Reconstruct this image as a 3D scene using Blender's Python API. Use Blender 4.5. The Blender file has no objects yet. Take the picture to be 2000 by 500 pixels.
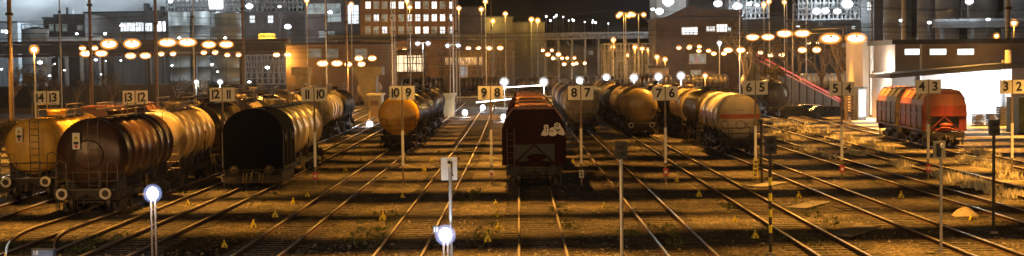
import bpy, math, random
import numpy as np
from mathutils import Vector, Matrix
random.seed(7)
S = bpy.context.scene
COL = S.collection
# ------------------------------------------------------------------ camera
F = 2800.0; H = 6.0; PITCH = math.atan(118.5/F); ROLL = math.radians(0.65)
cp, sp = math.cos(PITCH), math.sin(PITCH)
r0 = Vector((1,0,0)); u0 = Vector((0,sp,cp)); fw = Vector((0,cp,-sp))
R_ = r0*math.cos(ROLL) - u0*math.sin(ROLL); U_ = u0*math.cos(ROLL) + r0*math.sin(ROLL)
cam = bpy.data.cameras.new('camera'); co = bpy.data.objects.new('camera', cam); COL.objects.link(co)
co.matrix_world = Matrix(((R_.x,U_.x,-fw.x,0),(R_.y,U_.y,-fw.y,0),(R_.z,U_.z,-fw.z,H),(0,0,0,1)))
cam.sensor_width = 36; cam.lens = F/2000*36; cam.clip_start = .5; cam.clip_end = 6000
S.camera = co
# ------------------------------------------------------------------ night sky
w = bpy.data.worlds.new('World'); S.world = w; w.use_nodes = True
nt = w.node_tree; bg = nt.nodes['Background']
sky = nt.nodes.new('ShaderNodeTexSky'); sky.sky_type = 'NISHITA'; sky.sun_disc = False
sky.sun_elevation = math.radians(-3.5); sky.sun_rotation = math.radians(200)
nt.links.new(sky.outputs[0], bg.inputs[0]); bg.inputs[1].default_value = 0.012
S.view_settings.view_transform = 'Standard'; S.view_settings.look = 'None'
S.view_settings.exposure = 0; S.view_settings.gamma = 1
S.render.engine = 'CYCLES'
S.cycles.use_denoising = True; S.cycles.use_light_tree = True
S.cycles.max_bounces = 4; S.cycles.diffuse_bounces = 2; S.cycles.glossy_bounces = 2
S.cycles.volume_bounces = 0; S.cycles.transparent_max_bounces = 12
S.cycles.sample_clamp_indirect = 4; S.cycles.sample_clamp_direct = 0
SODIUM = (1.0, 0.46, 0.07); COOL = (0.75, 0.9, 1.0)

def ray(px, py): return fw + R_*((px-1000)/F) + U_*((250-py)/F)
def at(px, py, Y):
    d = ray(px, py); t = Y/d.y
    return Vector((0,0,H)) + d*t
def G(px, py, z=0.0):
    d = ray(px, py); t = (z-H)/d.z
    return Vector((0,0,H)) + d*t
def hor(px): return 131.5 - math.tan(ROLL)*(px-1000)

# ------------------------------------------------------------------ lights
def light(kind, loc, col, power, size=.15, angle=None, blend=.5, scale=None, aim=None):
    l = bpy.data.lights.new('lamp_light', kind); l.color = col; l.energy = power
    l.shadow_soft_size = size
    if kind == 'SPOT': l.spot_size = angle; l.spot_blend = blend
    o = bpy.data.objects.new('lamp_light', l); COL.objects.link(o); o.location = loc
    if aim is not None:
        o.rotation_euler = (Vector(aim)-Vector(loc)).to_track_quat('-Z','Y').to_euler()
    if scale: o.scale = scale
    return o
# downlights strung over the yard on the high span wires, one row every 8.6 m
for i in range(17):
    Y = 45.0 + 8.6*i
    for j, X in enumerate(range(-44, 66, 14)):
        rr = random.uniform(.55, 1.45)
        if X > 22: rr *= 2.6
        if X < -30: rr *= 1.2
        light('SPOT', (X+random.uniform(-2,2)+Y*X*.0015, Y+random.uniform(-1.3,1.3), 13.5), SODIUM, 30000*rr, .12, math.radians(random.uniform(28,35)), 1.0, (2.8,1,1))
# street lamps of the road bridge behind the camera
for X, pw in ((-52, 38000), (-20, 22000), (12, 13000), (48, 30000)):
    light('POINT', (X, -32, 14), (1.0,.60,.24), pw*1.2, .3)

# unseen spots added above the view to brighten the sides of the standing trains
for loc_, aim_, pw in (((-1,90,14.5),(-13.5,78,2.8),16000), ((-9,72,14.5),(-24,74,3),12000), ((-2,122,14.5),(-16,122,3),12000), ((3,116,14.5),(10,112,2.5),9000), ((2,140,14.5),(6,134,3),9000), ((18,88,14.5),(14,100,3),6000)):
    light('SPOT', loc_, SODIUM, pw*.6, .2, math.radians(52), .8, None, aim_)

# ------------------------------------------------------------------ materials
MATS = {}
def mat(name, col, rough=.7, metal=0, var=.25, scale=3.0, bump=0.0, col2=None, streak=False, spec=.5):
    if name in MATS: return MATS[name]
    m = bpy.data.materials.new(name); m.use_nodes = True; MATS[name] = m
    n = m.node_tree; b = n.nodes['Principled BSDF']; L = n.links.new
    tc = n.nodes.new('ShaderNodeTexCoord'); mp = n.nodes.new('ShaderNodeMapping')
    L(tc.outputs['Object'], mp.inputs[0])
    if streak: mp.inputs['Scale'].default_value = (1,1,.25)
    nz = n.nodes.new('ShaderNodeTexNoise'); nz.inputs['Scale'].default_value = scale; nz.inputs['Detail'].default_value = 6
    nz.inputs['Roughness'].default_value = .65
    L(mp.outputs[0], nz.inputs[0])
    rp = n.nodes.new('ShaderNodeValToRGB'); L(nz.outputs[0], rp.inputs[0])
    c2 = col2 or tuple(c*(1-var*1.6) for c in col)
    rp.color_ramp.elements[0].position = .35; rp.color_ramp.elements[1].position = .65
    rp.color_ramp.elements[0].color = (*c2,1); rp.color_ramp.elements[1].color = (*[min(1,c*(1+var*.4)) for c in col],1)
    L(rp.outputs[0], b.inputs['Base Color'])
    b.inputs['Roughness'].default_value = rough; b.inputs['Metallic'].default_value = metal
    b.inputs['Specular IOR Level'].default_value = spec
    if bump:
        bp = n.nodes.new('ShaderNodeBump'); bp.inputs['Strength'].default_value = bump; bp.inputs['Distance'].default_value = .05
        L(nz.outputs[0], bp.inputs['Height']); L(bp.outputs[0], b.inputs['Normal'])
    return m
def emat(name, col, strength, patt=0, scale=4):
    if name in MATS: return MATS[name]
    m = bpy.data.materials.new(name); m.use_nodes = True; MATS[name] = m
    n = m.node_tree; b = n.nodes['Principled BSDF']
    b.inputs['Base Color'].default_value = (.1,.1,.1,1); b.inputs['Emission Color'].default_value = (*col,1)
    b.inputs['Emission Strength'].default_value = strength
    if patt:
        tc = n.nodes.new('ShaderNodeTexCoord'); v = n.nodes.new('ShaderNodeTexVoronoi'); v.inputs['Scale'].default_value = scale
        mr = n.nodes.new('ShaderNodeMapRange'); mr.inputs[1].default_value = .1; mr.inputs[2].default_value = .8
        mr.inputs[3].default_value = strength*(1-patt); mr.inputs[4].default_value = strength
        n.links.new(tc.outputs['Object'], v.inputs[0]); n.links.new(v.outputs['Color'], mr.inputs[0]); n.links.new(mr.outputs[0], b.inputs['Emission Strength'])
    m.cycles.emission_sampling = 'NONE'
    return m
M_steel = mat('rail_steel', (.9,.8,.68), .33, .6, .3, 8)
M_rust = mat('rusty_steel', (.11,.055,.03), .75, .2, .4, 6, .2)
M_under = mat('grimy_underframe', (.045,.036,.03), .65, .2, .4, 5, .2)
M_wheel = mat('wheel_steel', (.09,.07,.06), .5, .7, .3, 6)
M_mast = mat('mast_paint', (.22,.15,.10), .6, .1, .2, 4)
M_mast_l = mat('galvanised_mast', (.42,.40,.37), .45, .3, .15, 4)
M_black = mat('black_paint', (.012,.012,.012), .55, 0, .2, 4)
M_white = mat('white_paint', (.80,.77,.70), .55, 0, .07, 9)
M_digit = mat('digit_black', (.01,.01,.01), .6, 0, 0, 4)
M_yellow = mat('yellow_paint', (.85,.66,.04), .5, 0, .3, 9)
M_red = mat('red_paint', (.5,.03,.02), .5, 0, .2, 9)
M_concrete = mat('concrete', (.24,.21,.18), .85, 0, .25, .6, .1)
M_brick = mat('dark_brick', (.06,.043,.037), .85, 0, .3, .4)
M_clad = mat('grey_cladding', (.15,.16,.17), .6, 0, .2, .3, 0, streak=True)
M_silo = mat('silo_metal', (.27,.28,.27), .5, .2, .2, .35, 0, streak=True)
M_dark = mat('dark_structure', (.05,.045,.045), .7, 0, .3, .4)
M_roof = mat('dark_roof', (.04,.04,.042), .7, 0, .2, .5)
M_wood = mat('timber', (.25,.16,.08), .8, 0, .3, 6)
M_wire = mat('dark_wire', (.03,.028,.026), .5, .3, .1, 3)
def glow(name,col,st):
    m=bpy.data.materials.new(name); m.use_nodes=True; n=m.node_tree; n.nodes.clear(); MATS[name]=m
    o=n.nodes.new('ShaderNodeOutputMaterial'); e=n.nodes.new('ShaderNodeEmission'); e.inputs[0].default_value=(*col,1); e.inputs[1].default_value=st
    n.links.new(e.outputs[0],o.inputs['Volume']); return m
G_sod=glow('sodium_halo_glow',(1.0,.36,.055),1.25); G_cool=glow('white_halo_glow',(.45,.55,1.0),1.8); G_cool_far=glow('white_halo_glow_far',(.8,.75,.8),.6)  # self-glowing balls around the lamps, standing in for their halos
E_bulb = emat('sodium_bulb', (1.0,.74,.42), 8)
E_bulb2 = emat('sodium_bulb_soft', (1.0,.70,.36), 6)
E_cool = emat('cool_lamp', (.85,.93,1.0), 22)
E_win = emat('lit_window', (.86,.95,1.0), 1.7, .55, 1.1)
E_dim = emat('dim_window', (.62,.85,.85), .28, .85, 1.4)
E_bright = emat('bright_interior', (.95,.98,1.0), 2.2)

# ------------------------------------------------------------------ mesh builder
class MB:
    def __init__(s): s.v=[]; s.f=[]; s.m=[]; s.sm=[]
    def add(s, vs, fs, mi=0, smooth=False):
        b=len(s.v); s.v += [tuple(v) for v in vs]; s.f += [[b+i for i in f] for f in fs]
        s.m += [mi]*len(fs); s.sm += [smooth]*len(fs); return s
    def box(s, x0,x1,y0,y1,z0,z1, mi=0, M=None):
        vs=[Vector((x,y,z)) for z in (z0,z1) for y in (y0,y1) for x in (x0,x1)]
        if M: vs=[M@v for v in vs]
        return s.add(vs, [(0,2,3,1),(4,5,7,6),(0,1,5,4),(2,6,7,3),(0,4,6,2),(1,3,7,5)], mi)
    def bar(s, a, b, wd, ht=None, mi=0):
        a,b=Vector(a),Vector(b); ht=ht or wd; d=b-a
        q=d.to_track_quat('Y','Z').to_matrix().to_4x4(); q.translation=a
        return s.box(-wd/2,wd/2,0,d.length,-ht/2,ht/2,mi,q)
    def cyl(s, a, b, r, r2=None, n=8, mi=0, caps=True, smooth=True):
        a,b=Vector(a),Vector(b); r2=r if r2 is None else r2; d=(b-a).normalized()
        x=d.orthogonal().normalized(); y=d.cross(x)
        vs=[a+(x*math.cos(t)+y*math.sin(t))*r for t in [2*math.pi*i/n for i in range(n)]]
        vs+=[b+(x*math.cos(t)+y*math.sin(t))*r2 for t in [2*math.pi*i/n for i in range(n)]]
        s.add(vs,[(i,(i+1)%n,n+(i+1)%n,n+i) for i in range(n)],mi,smooth)
        if caps: s.add(vs[:n],[tuple(reversed(range(n)))],mi); s.add(vs[n:],[tuple(range(n))],mi)
        return s
    def tube(s, pts, r, n=5, mi=0):
        for a,b in zip(pts[:-1],pts[1:]): s.cyl(a,b,r,None,n,mi,True)
        return s
    def lathe(s, prof, c, axis='Y', n=32, mi=0):
        # prof list of (r, t) along axis
        vs=[]
        for r,t in prof:
            for i in range(n):
                a=2*math.pi*i/n; p,q=r*math.cos(a),r*math.sin(a)
                vs.append((c[0]+p,c[1]+t,c[2]+q) if axis=='Y' else (c[0]+p,c[1]+q,c[2]+t))
        fs=[]
        for k in range(len(prof)-1):
            for i in range(n):
                j=(i+1)%n; f=(k*n+i,(k+1)*n+i,(k+1)*n+j,k*n+j)
                fs.append(f if axis=='Y' else f[::-1])
        return s.add(vs,fs,mi,True)
    def prism(s, poly, y0, y1, mi=0, M=None, axis='Y'):
        n=len(poly)
        if axis=='Y': vs=[Vector((p,y0,q)) for p,q in poly]+[Vector((p,y1,q)) for p,q in poly]
        elif axis=='X': vs=[Vector((y0,p,q)) for p,q in poly]+[Vector((y1,p,q)) for p,q in poly]
        else: vs=[Vector((p,q,y0)) for p,q in poly]+[Vector((p,q,y1)) for p,q in poly]
        if M: vs=[M@v for v in vs]
        return s.add(vs,[tuple(range(n)),tuple(reversed(range(n,2*n)))]+[(i,n+i,n+(i+1)%n,(i+1)%n) for i in range(n)],mi)
    def ball(s, c, r, n=10, mi=0, sc=(1,1,1)):
        pr=[(max(1e-4,math.sin(math.pi*k/6)),-math.cos(math.pi*k/6)) for k in range(7)]
        vs=[];
        for a,t in pr:
            for i in range(n): vs.append((c[0]+r*sc[0]*a*math.cos(2*math.pi*i/n),c[1]+r*sc[1]*a*math.sin(2*math.pi*i/n),c[2]+r*sc[2]*t))
        return s.add(vs,[(k*n+i,k*n+(i+1)%n,(k+1)*n+(i+1)%n,(k+1)*n+i) for k in range(6) for i in range(n)],mi,True)
    def build(s, name, mats, parent=None, loc=None):
        me=bpy.data.meshes.new(name); me.from_pydata(s.v,[],s.f)
        if not isinstance(mats,(list,tuple)): mats=[mats]
        for m in mats: me.materials.append(m)
        me.polygons.foreach_set('material_index', s.m); me.polygons.foreach_set('use_smooth', s.sm)
        me.update()
        import bmesh
        bm=bmesh.new(); bm.from_mesh(me); bmesh.ops.recalc_face_normals(bm, faces=bm.faces); bm.to_mesh(me); bm.free()
        o=bpy.data.objects.new(name,me); COL.objects.link(o)
        if parent: o.parent=parent
        if loc is not None: o.location=loc
        return o
def tag(o,label=None,cat=None,group=None,kind=None):
    if label: o['label']=label
    if cat: o['category']=cat
    if group: o['group']=group
    if kind: o['kind']=kind
    return o
def thing(name,label,cat,loc=(0,0,0),rz=0,group=None):
    o=bpy.data.objects.new(name,None); COL.objects.link(o); o.location=loc; o.rotation_euler=(0,0,rz); o.empty_display_size=.3
    return tag(o,label,cat,group)
def copy_tree(o, loc=None, rz=None, label=None, group=None, parent=None, cat=None):
    c=o.copy(); COL.objects.link(c)
    if parent: c.parent=parent
    if loc is not None: c.location=loc
    if rz is not None: c.rotation_euler=(0,0,rz)
    if label: c['label']=label
    if group: c['group']=group
    if cat: c['category']=cat
    for ch in list(o.children): copy_tree(ch,parent=c)
    return c
ORD=['first','second','third','fourth','fifth','sixth','seventh','eighth','ninth','tenth','eleventh','twelfth','thirteenth','fourteenth','fifteenth','sixteenth','seventeenth','eighteenth','nineteenth','twentieth']
ORD+=[]
def text_mesh(name, txt, size, m, parent, loc, bold=.0, ext=.006, rot=(math.pi/2,0,0)):
    c=bpy.data.curves.new(name,'FONT'); c.body=txt; c.size=size; c.align_x='CENTER'; c.align_y='CENTER'; c.offset=bold; c.extrude=ext
    t=bpy.data.objects.new(name,c); COL.objects.link(t); bpy.context.view_layer.update()
    me=bpy.data.meshes.new_from_object(t.evaluated_get(bpy.context.evaluated_depsgraph_get()))
    bpy.data.objects.remove(t); me.materials.clear(); me.materials.append(m)
    o=bpy.data.objects.new(name,me); COL.objects.link(o); o.parent=parent; o.location=loc; o.rotation_euler=rot
    return o

# ------------------------------------------------------------------ ground
gm = bpy.data.materials.new('yard_gravel'); gm.use_nodes=True
n=gm.node_tree; b=n.nodes['Principled BSDF']; L=n.links.new
tc=n.nodes.new('ShaderNodeTexCoord')
def noise(sc,det=5): 
    z=n.nodes.new('ShaderNodeTexNoise'); z.inputs['Scale'].default_value=sc; z.inputs['Detail'].default_value=det; L(tc.outputs['Object'],z.inputs[0]); return z
n1=noise(.35); n2=noise(7,9); n3=noise(1.6,6)
ra=n.nodes.new('ShaderNodeValToRGB'); L(n1.outputs[0],ra.inputs[0])
ra.color_ramp.elements[0].color=(.045,.038,.028,1); ra.color_ramp.elements[1].color=(.12,.098,.07,1)
ra.color_ramp.elements[0].position=.38; ra.color_ramp.elements[1].position=.62
rb=n.nodes.new('ShaderNodeValToRGB'); L(n2.outputs[0],rb.inputs[0])
rb.color_ramp.elements[0].color=(.2,.18,.16,1); rb.color_ramp.elements[1].color=(1.9,1.8,1.7,1)
rb.color_ramp.elements[0].position=.38; rb.color_ramp.elements[1].position=.62
rc=n.nodes.new('ShaderNodeValToRGB'); L(n3.outputs[0],rc.inputs[0])
rc.color_ramp.elements[0].color=(.6,.6,.6,1); rc.color_ramp.elements[1].color=(1.2,1.2,1.15,1)
rc.color_ramp.elements[0].position=.4; rc.color_ramp.elements[1].position=.6
m1=n.nodes.new('ShaderNodeMix'); m1.data_type='RGBA'; m1.blend_type='MULTIPLY'; m1.inputs[0].default_value=1
m2=n.nodes.new('ShaderNodeMix'); m2.data_type='RGBA'; m2.blend_type='MULTIPLY'; m2.inputs[0].default_value=1
L(ra.outputs[0],m1.inputs[6]); L(rb.outputs[0],m1.inputs[7]); L(m1.outputs[2],m2.inputs[6]); L(rc.outputs[0],m2.inputs[7])
L(m2.outputs[2],b.inputs['Base Color']); b.inputs['Roughness'].default_value=.85; b.inputs['Specular IOR Level'].default_value=.3
bp=n.nodes.new('ShaderNodeBump'); bp.inputs['Strength'].default_value=.8; bp.inputs['Distance'].default_value=.08
L(n2.outputs[0],bp.inputs['Height']); L(bp.outputs[0],b.inputs['Normal'])
g=MB()
g.add([(-1500,-60,0),(1500,-60,0),(1500,3500,0),(-1500,3500,0)],[(0,1,2,3)])
tag(g.build('ground',gm),kind='structure')
# ballast stones scattered between the rails
# ------------------------------------------------------------------ tracks
TR={}
def track(key, px, label, deg=2, near=34, far=None, curve=False):
    P=[G(x,y) for x,y in px]
    ys=np.array([p.y for p in P]); xs=np.array([p.x for p in P])
    if far is None: far=max(ys)+20
    if curve:
        pts=[Vector((p.x,p.y,0)) for p in P]
        for _ in range(3):
            q=[pts[0]]
            for a,b_ in zip(pts[:-1],pts[1:]): q+= [a*.75+b_*.25, a*.25+b_*.75]
            pts=q+[pts[-1]]
    else:
        cf=np.polyfit(ys,xs,deg)
        def fx(y):
            lo,hi=min(ys),max(ys); c=min(max(y,lo),hi)
            return float(np.polyval(cf,c)+np.polyval(np.polyder(cf),c)*(y-c))
        pts=[Vector((fx(y),y,0)) for y in np.arange(near,far,1.5)]
    L_=[0]
    for a,b_ in zip(pts[:-1],pts[1:]): L_.append(L_[-1]+(b_-a).length)
    TR[key]=(pts,L_)
    t=thing('railway_track',label,'railway track',(0,0,0),0,'tracks of the yard')
    nor=[]
    for i in range(len(pts)):
        d=(pts[min(i+1,len(pts)-1)]-pts[max(i-1,0)]).normalized(); nor.append(Vector((d.y,-d.x,0)))
    for sd in (-1,1):
        m=MB(); sec=[(-.07,.0),(-.07,.02),(-.012,.05),(-.012,.12),(-.036,.13),(-.036,.165),(.036,.165),(.036,.13),(.012,.12),(.012,.05),(.07,.02),(.07,.0)]
        vs=[]
        for p,nn in zip(pts,nor):
            for a,z in sec: v=p+nn*(sd*.7525+a); vs.append((v.x,v.y,z))
        k=len(sec)
        for i in range(len(pts)-1):
            for j in range(k-1):
                m.add([vs[i*k+j],vs[i*k+j+1],vs[(i+1)*k+j+1],vs[(i+1)*k+j]],[(0,1,2,3)],0 if j in (4,5,6) else 1)
        m.build('rail',[M_steel,M_rust],t)
    # sleepers
    m=MB(); tot=L_[-1]; s=0.3
    while s<min(tot,130):
        p,d=tp(key,s); a=math.atan2(d.y,d.x)-math.pi/2
        Mx=Matrix.Translation(p)@Matrix.Rotation(a,4,'Z')
        m.box(-1.3,1.3,-.12,.12,-.05,.022+random.uniform(-.012,.008),0,Mx); s+=.62
    m.build('sleepers',M_sleeper,t)
    return t
def tp(key,s):
    pts,L_=TR[key]
    if s<=0: d=(pts[1]-pts[0]).normalized(); return pts[0]+d*s,d
    for i in range(len(L_)-1):
        if L_[i+1]>=s:
            d=(pts[i+1]-pts[i]).normalized(); return pts[i]+d*(s-L_[i]),d
    d=(pts[-1]-pts[-2]).normalized(); return pts[-1]+d*(s-L_[-1]),d
def s_at_y(key,Y):
    pts,L_=TR[key]
    for i in range(len(pts)-1):
        if pts[i+1].y>=Y and pts[i].y<=Y:
            return L_[i]+(Y-pts[i].y)/max(1e-6,pts[i+1].y-pts[i].y)*(L_[i+1]-L_[i])
    return L_[-1]+(Y-pts[-1].y)
M_sleeper=mat('sleeper_wood',(.10,.08,.06),.85,0,.35,4,.2)
track('T14',[(0,362),(95,330),(190,300),(300,268)],'leftmost railway track, empty, running past the bushes',near=60,far=200)
track('T13',[(-90,452),(-10,420),(28,409),(82,393),(128,377),(178,360),(240,338),(295,320),(385,290),(470,264)],'railway track under the yellow tank wagon by the number 14 board',deg=4,near=52,far=190)
track('T12',[(59,540),(58,515),(59.5,499),(60,486),(68,470),(98,452),(165,431),(235,404),(345,360),(445,321),(520,290),(590,263),(650,238),(690,222)],'curving railway track in the lower left corner under the brown tank wagon',curve=True)
track('T11',[(223,499),(310,460),(375,431),(480,380),(541,353),(650,297),(719,262)],'railway track under the wagon with the black end',far=170)
track('T10',[(512.5,498.5),(669.7,379),(778.8,297),(830,258),(855,238)],'railway track under the yellow tank wagon beside the board 10',far=240)
track('T9',[(782.8,498.5),(874.7,351.5),(942,234)],'empty shiny railway track left of the dark red hopper wagons',far=260)
track('T8',[(1060.5,499),(1043,372),(1034,287),(1028,230)],'railway track under the dark red graffitied hopper wagon',far=240)
track('T7',[(1348,497),(1262,407),(1191,330),(1142,270),(1118,240),(1088,205)],'railway track under the silver tank wagon beside the board 7',far=260)
track('T6',[(1628,499),(1541,442),(1470,400),(1350,330),(1302,298),(1241,262),(1205,240),(1160,210)],'railway track under the olive tank wagon with two round buffers',far=260)
track('T5',[(1922,499),(1809,450),(1674,394),(1506,330),(1432,304),(1390,284),(1310,247),(1240,218)],'railway track under the white tank wagon with an orange stripe',far=230)
track('T4',[(1958,418),(1800,367),(1676,332),(1525,284),(1478,269),(1400,243)],'empty railway track running right of the number 5 board',near=36,far=190)
track('T3',[(1990,378),(1830,335),(1700,300),(1630,280),(1570,264),(1500,244)],'empty railway track lined with pale dry grass tufts',near=50,far=180)
track('T2',[(1955,317),(1842,291),(1734,265),(1667,250),(1590,232)],'railway track under the orange and red hopper wagons',near=60,far=200)

# ------------------------------------------------------------------ wagons
def wheels_and_frame(t, L, half=1.3, two_axle=False, buf=None, u=None):
    u=u or MB()
    for sx in (-1,1):
        u.box(sx*.95-.08,sx*.95+.08,.7,L-.7,.95,1.2)
        u.box(sx*1.22-.04,sx*1.22+.04,3.4,L-3.4,.9,1.1)
    for y in (.55,L-.75): u.box(-half,half,y,y+.2,.88,1.32)
    for k in range(5): y=1.6+(L-3.2)*k/4; u.box(-1.0,1.0,y-.1,y+.1,1.0,1.22)
    u.box(-.5,.5,L*.42,L*.42+1.2,.45,.9); u.cyl((-.9,L*.55,.7),(.6,L*.55,.7),.2,n=10)
    for x in (-.12,.12): u.cyl((x*4,.55,.95),(x*4,.35,.55),.03,n=5)
    # rungs and step stirrups
    for sx in (-1,1):
        for y in (.8,L-1.1):
            u.bar((sx*1.3,y,.95),(sx*1.3,y,.4),.04); u.bar((sx*1.3,y+.35,.95),(sx*1.3,y+.35,.4),.04); u.bar((sx*1.3,y,.42),(sx*1.3,y+.35,.42),.12,.03)
    u.build('underframe',M_under,t)
    for yb in (2.3,L-2.3):
        bg_=MB()
        for sx in (-1,1):
            bg_.box(sx*1.02-.06,sx*1.02+.06,yb-1.35,yb+1.35,.52,.72)
            for dy in (-.9,.9): bg_.box(sx*1.05-.12,sx*1.05+.12,yb+dy-.17,yb+dy+.17,.36,.66)
            bg_.box(sx*1.02-.1,sx*1.02+.1,yb-.35,yb+.35,.3,.8)
        bg_.box(-1,1,yb-.2,yb+.2,.6,.95)
        bo=bg_.build('bogie',M_under,t)
        for dy in (-.9,.9):
            wm=MB(); wm.cyl((-1,yb+dy,.725),(1,yb+dy,.725),.07,n=8)
            for sx in (-1,1): wm.cyl((sx*.70,yb+dy,.725),(sx*.83,yb+dy,.725),.46,n=20); wm.cyl((sx*.68,yb+dy,.725),(sx*.71,yb+dy,.725),.49,n=20)
            wm.build('wheelset',M_wheel,bo)
    for y,s in ((0,1),(L,-1)):
        for sx in (-1,1):
            bm=MB(); bm.cyl((sx*.875,y+s*.55,1.18),(sx*.875,y+s*.1,1.18),.10,n=10)
            bo=bm.build('buffer',M_under,t)
            if s==1:
                hd=MB(); hd.cyl((sx*.875,y+.1,1.18),(sx*.875,y+.03,1.18),.235,n=20,mi=0); hd.cyl((sx*.875,y+.03,1.18),(sx*.875,y,1.18),.14,.11,n=12,mi=1)
                hd.build('buffer_head',[buf or M_under,M_under],bo)
    d=MB(); d.tube([(0,.55,1.08),(0,.2,1.05),(0,.1,.9),(0,.05,.72)],.05,n=6); d.tube([(0,.5,1.0),(.3,.55,1.0),(.33,.3,.7),(.28,.25,.5),(.2,.3,.55)],.025); d.tube([(0,.5,1.0),(-.3,.55,1.0),(-.33,.3,.7),(-.28,.25,.5)],.025)
    d.build('coupling',M_under,t)
def tank_wagon(label,M_tank,M_end=None,L=13.0,R=1.42,rings=7,cone=.35,buf=None,cage=True,ladder=True,placard=False,top=True,stripe=None,disc=False,cross=False,shield=False,M_band=None):
    t=thing('tank_wagon',label,'tank wagon')
    zc=2.72; y0=.95; y1=L-.95
    m=MB()
    endp=[(.001,0),(R*.35,.03*cone/.35),(R*.65,.10*cone/.35),(R*.85,.2*cone/.35),(R*.95,.30*cone/.35),(R,cone+.12)]
    if cone>.5: endp=[(.001,0),(R*.97,cone),(R,cone+.1)]
    m.lathe([(r,y0+q) for r,q in endp],(0,0,zc),n=40,mi=1 if M_end else 0)
    body=[(R,y0+cone+.12)]; a=y0+cone+.12; bb=y1-cone-.12
    for k in range(rings+1):
        yy=a+.15+(bb-a-.3)*k/rings; body+=[(R,yy-.07),(R+.045,yy-.06),(R+.045,yy+.06),(R,yy+.07)]
    body+=[(R,bb)]
    m.lathe(body,(0,0,zc),n=40,mi=0)
    m.lathe([(r,y1-q) for r,q in reversed(endp)],(0,0,zc),n=40,mi=0)
    m.build('tank',[M_tank,M_end or M_tank],t)
    sd=MB()
    for k in range(4):
        y=2.0+(L-4)*k/3
        for sx in (-1,1): sd.prism([(sx*.55,1.2),(sx*1.25,1.2),(sx*1.2,1.95),(sx*1.05,1.85),(sx*.6,1.45)],y-.08,y+.08)
    for sx in (-1,1):
        sd.box(sx*1.33-.03,sx*1.33+.03,L*.42,L*.42+.5,1.0,1.6); sd.bar((sx*1.3,L*.6,1.1),(sx*1.44,L*.6,2.9),.07)
    wheels_and_frame(t,L,buf=buf,u=sd)
    if top:
        wk=MB(); wk.box(.25,.75,y0+1.2,y1-1.2,zc+R+.06,zc+R+.1)
        for k in range(int(L-4)): wk.box(.3,.34,y0+1.4+k,y0+1.46+k,zc+R-.08,zc+R+.06)
        wk.build('walkway',M_under,t)
        hr=MB(); za=zc+R+.1
        for sx in (-.55,.78):
            ya,yb=L*.5-1.6,L*.5+1.6
            hr.tube([(sx,ya,za-.1),(sx,ya,za+.5),(sx,yb,za+.5),(sx,yb,za-.1)],.028); hr.tube([(sx,L*.5,za-.1),(sx,L*.5,za+.5)],.025); hr.tube([(sx,ya,za+.25),(sx,yb,za+.25)],.02)
        hr.build('handrail',M_rail2,t)
        for yy in (L*.5-.5,L*.5+.9):
            dm=MB(); dm.lathe([(.27,0),(.27,.28),(.32,.29),(.32,.36),(.001,.42)],(-.1,yy,zc+R-.08),axis='Z',n=14); dm.box(-.45,.25,yy-.04,yy+.04,zc+R+.28,zc+R+.34)
            dm.build('manhole',M_tank,t)
    if ladder:
        lm=MB()
        for x in (.05,.45): lm.tube([(x,.72,1.3),(x,.72,zc+R-.1),(x,1.3,zc+R+.12)],.022)
        for k in range(9): lm.tube([(.05,.72,1.45+.3*k),(.45,.72,1.45+.3*k)],.018,4)
        lm.build('ladder',M_rail2,t)
    if cage:
        cg=MB()
        for sx in (-1,1):
            cg.tube([(sx*1.25,.6,1.3),(sx*1.25,.6,2.35),(sx*1.1,.6,2.5),(sx*.85,.6,2.4),(sx*.8,.6,1.3)],.024)
            cg.tube([(sx*.55,.6,1.3),(sx*.55,.6,2.1)],.02)
        cg.tube([(-1.25,.6,2.0),(1.25,.6,2.0)],.02); cg.tube([(-1.25,.6,1.65),(1.25,.6,1.65)],.02)
        cg.box(-1.25,1.25,.35,.95,1.3,1.34)
        cg.build('end_railing',M_rail2,t)
    if placard:
        pm=MB(); pm.box(-.62,-.32,.86,.885,2.95,3.62,0); pm.prism([(-.57,3.33),(-.37,3.33),(-.47,3.55)],.852,.858,1); pm.box(-.57,-.37,.852,.858,3.14,3.26,2); pm.cyl((-.47,.852,3.06),(-.47,.858,3.06),.07,n=12,mi=3); pm.box(-.50,-.44,.848,.851,3.40,3.46,4)
        pm.build('hazard_placard',[M_white,M_yellow,M_black,M_red,M_black],t)
    if disc:
        dm=MB(); dm.lathe([(.62,.90),(.62,.93),(.55,.94)],(0,0,zc),n=28); dm.build('end_disc',M_tank,t)
    if cross:
        dm=MB()
        for a in (.35,.65,-.35,-.65,.35+math.pi,-.35+math.pi): pass
        for a in (math.radians(38),math.radians(142)):
            d=Vector((math.cos(a),0,math.sin(a)))
            dm.bar(Vector((0,.955,zc))-d*R*.55,Vector((0,.955,zc))+d*R*.55,.015,.015)
        dm.build('end_weld',M_under,t)
    if stripe:
        dm=MB(); dm.lathe([(R+.006,y0+cone+.14),(R+.006,y1-cone-.14)],(0,0,zc),n=40)
        keep=[i for i,f in enumerate(dm.f) if all(abs(dm.v[j][2]-(zc+.02))<.28 for j in f)]
        dm.f=[dm.f[i] for i in keep]; dm.m=[0]*len(keep); dm.sm=[True]*len(keep)
        # band over the domed end, following its curve
        for a_,b_ in zip(range(-12,12),range(-11,13)):
            xs=(a_/12*R*.985,b_/12*R*.985)
            def ys(x,z):
                r=math.hypot(x,z); pr=[(q,s) for q,s in endp]
                for (r1,q1),(r2,q2) in zip(pr[:-1],pr[1:]):
                    if r<=r2: return y0+q1+(q2-q1)*(r-r1)/(r2-r1)-.012
                return y0+cone+.1
            dm.add([(xs[0],ys(xs[0],-.13),zc-.03-.1),(xs[1],ys(xs[1],-.13),zc-.03-.1),(xs[1],ys(xs[1],.16),zc+.16),(xs[0],ys(xs[0],.16),zc+.16)],[(0,1,2,3)],0,True)
        dm.build('colour_band',stripe,t)
        # round emblem: horn-like loop, and the small line of lettering
        em=MB(); c=Vector((.02,.93,zc-.55))
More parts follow.
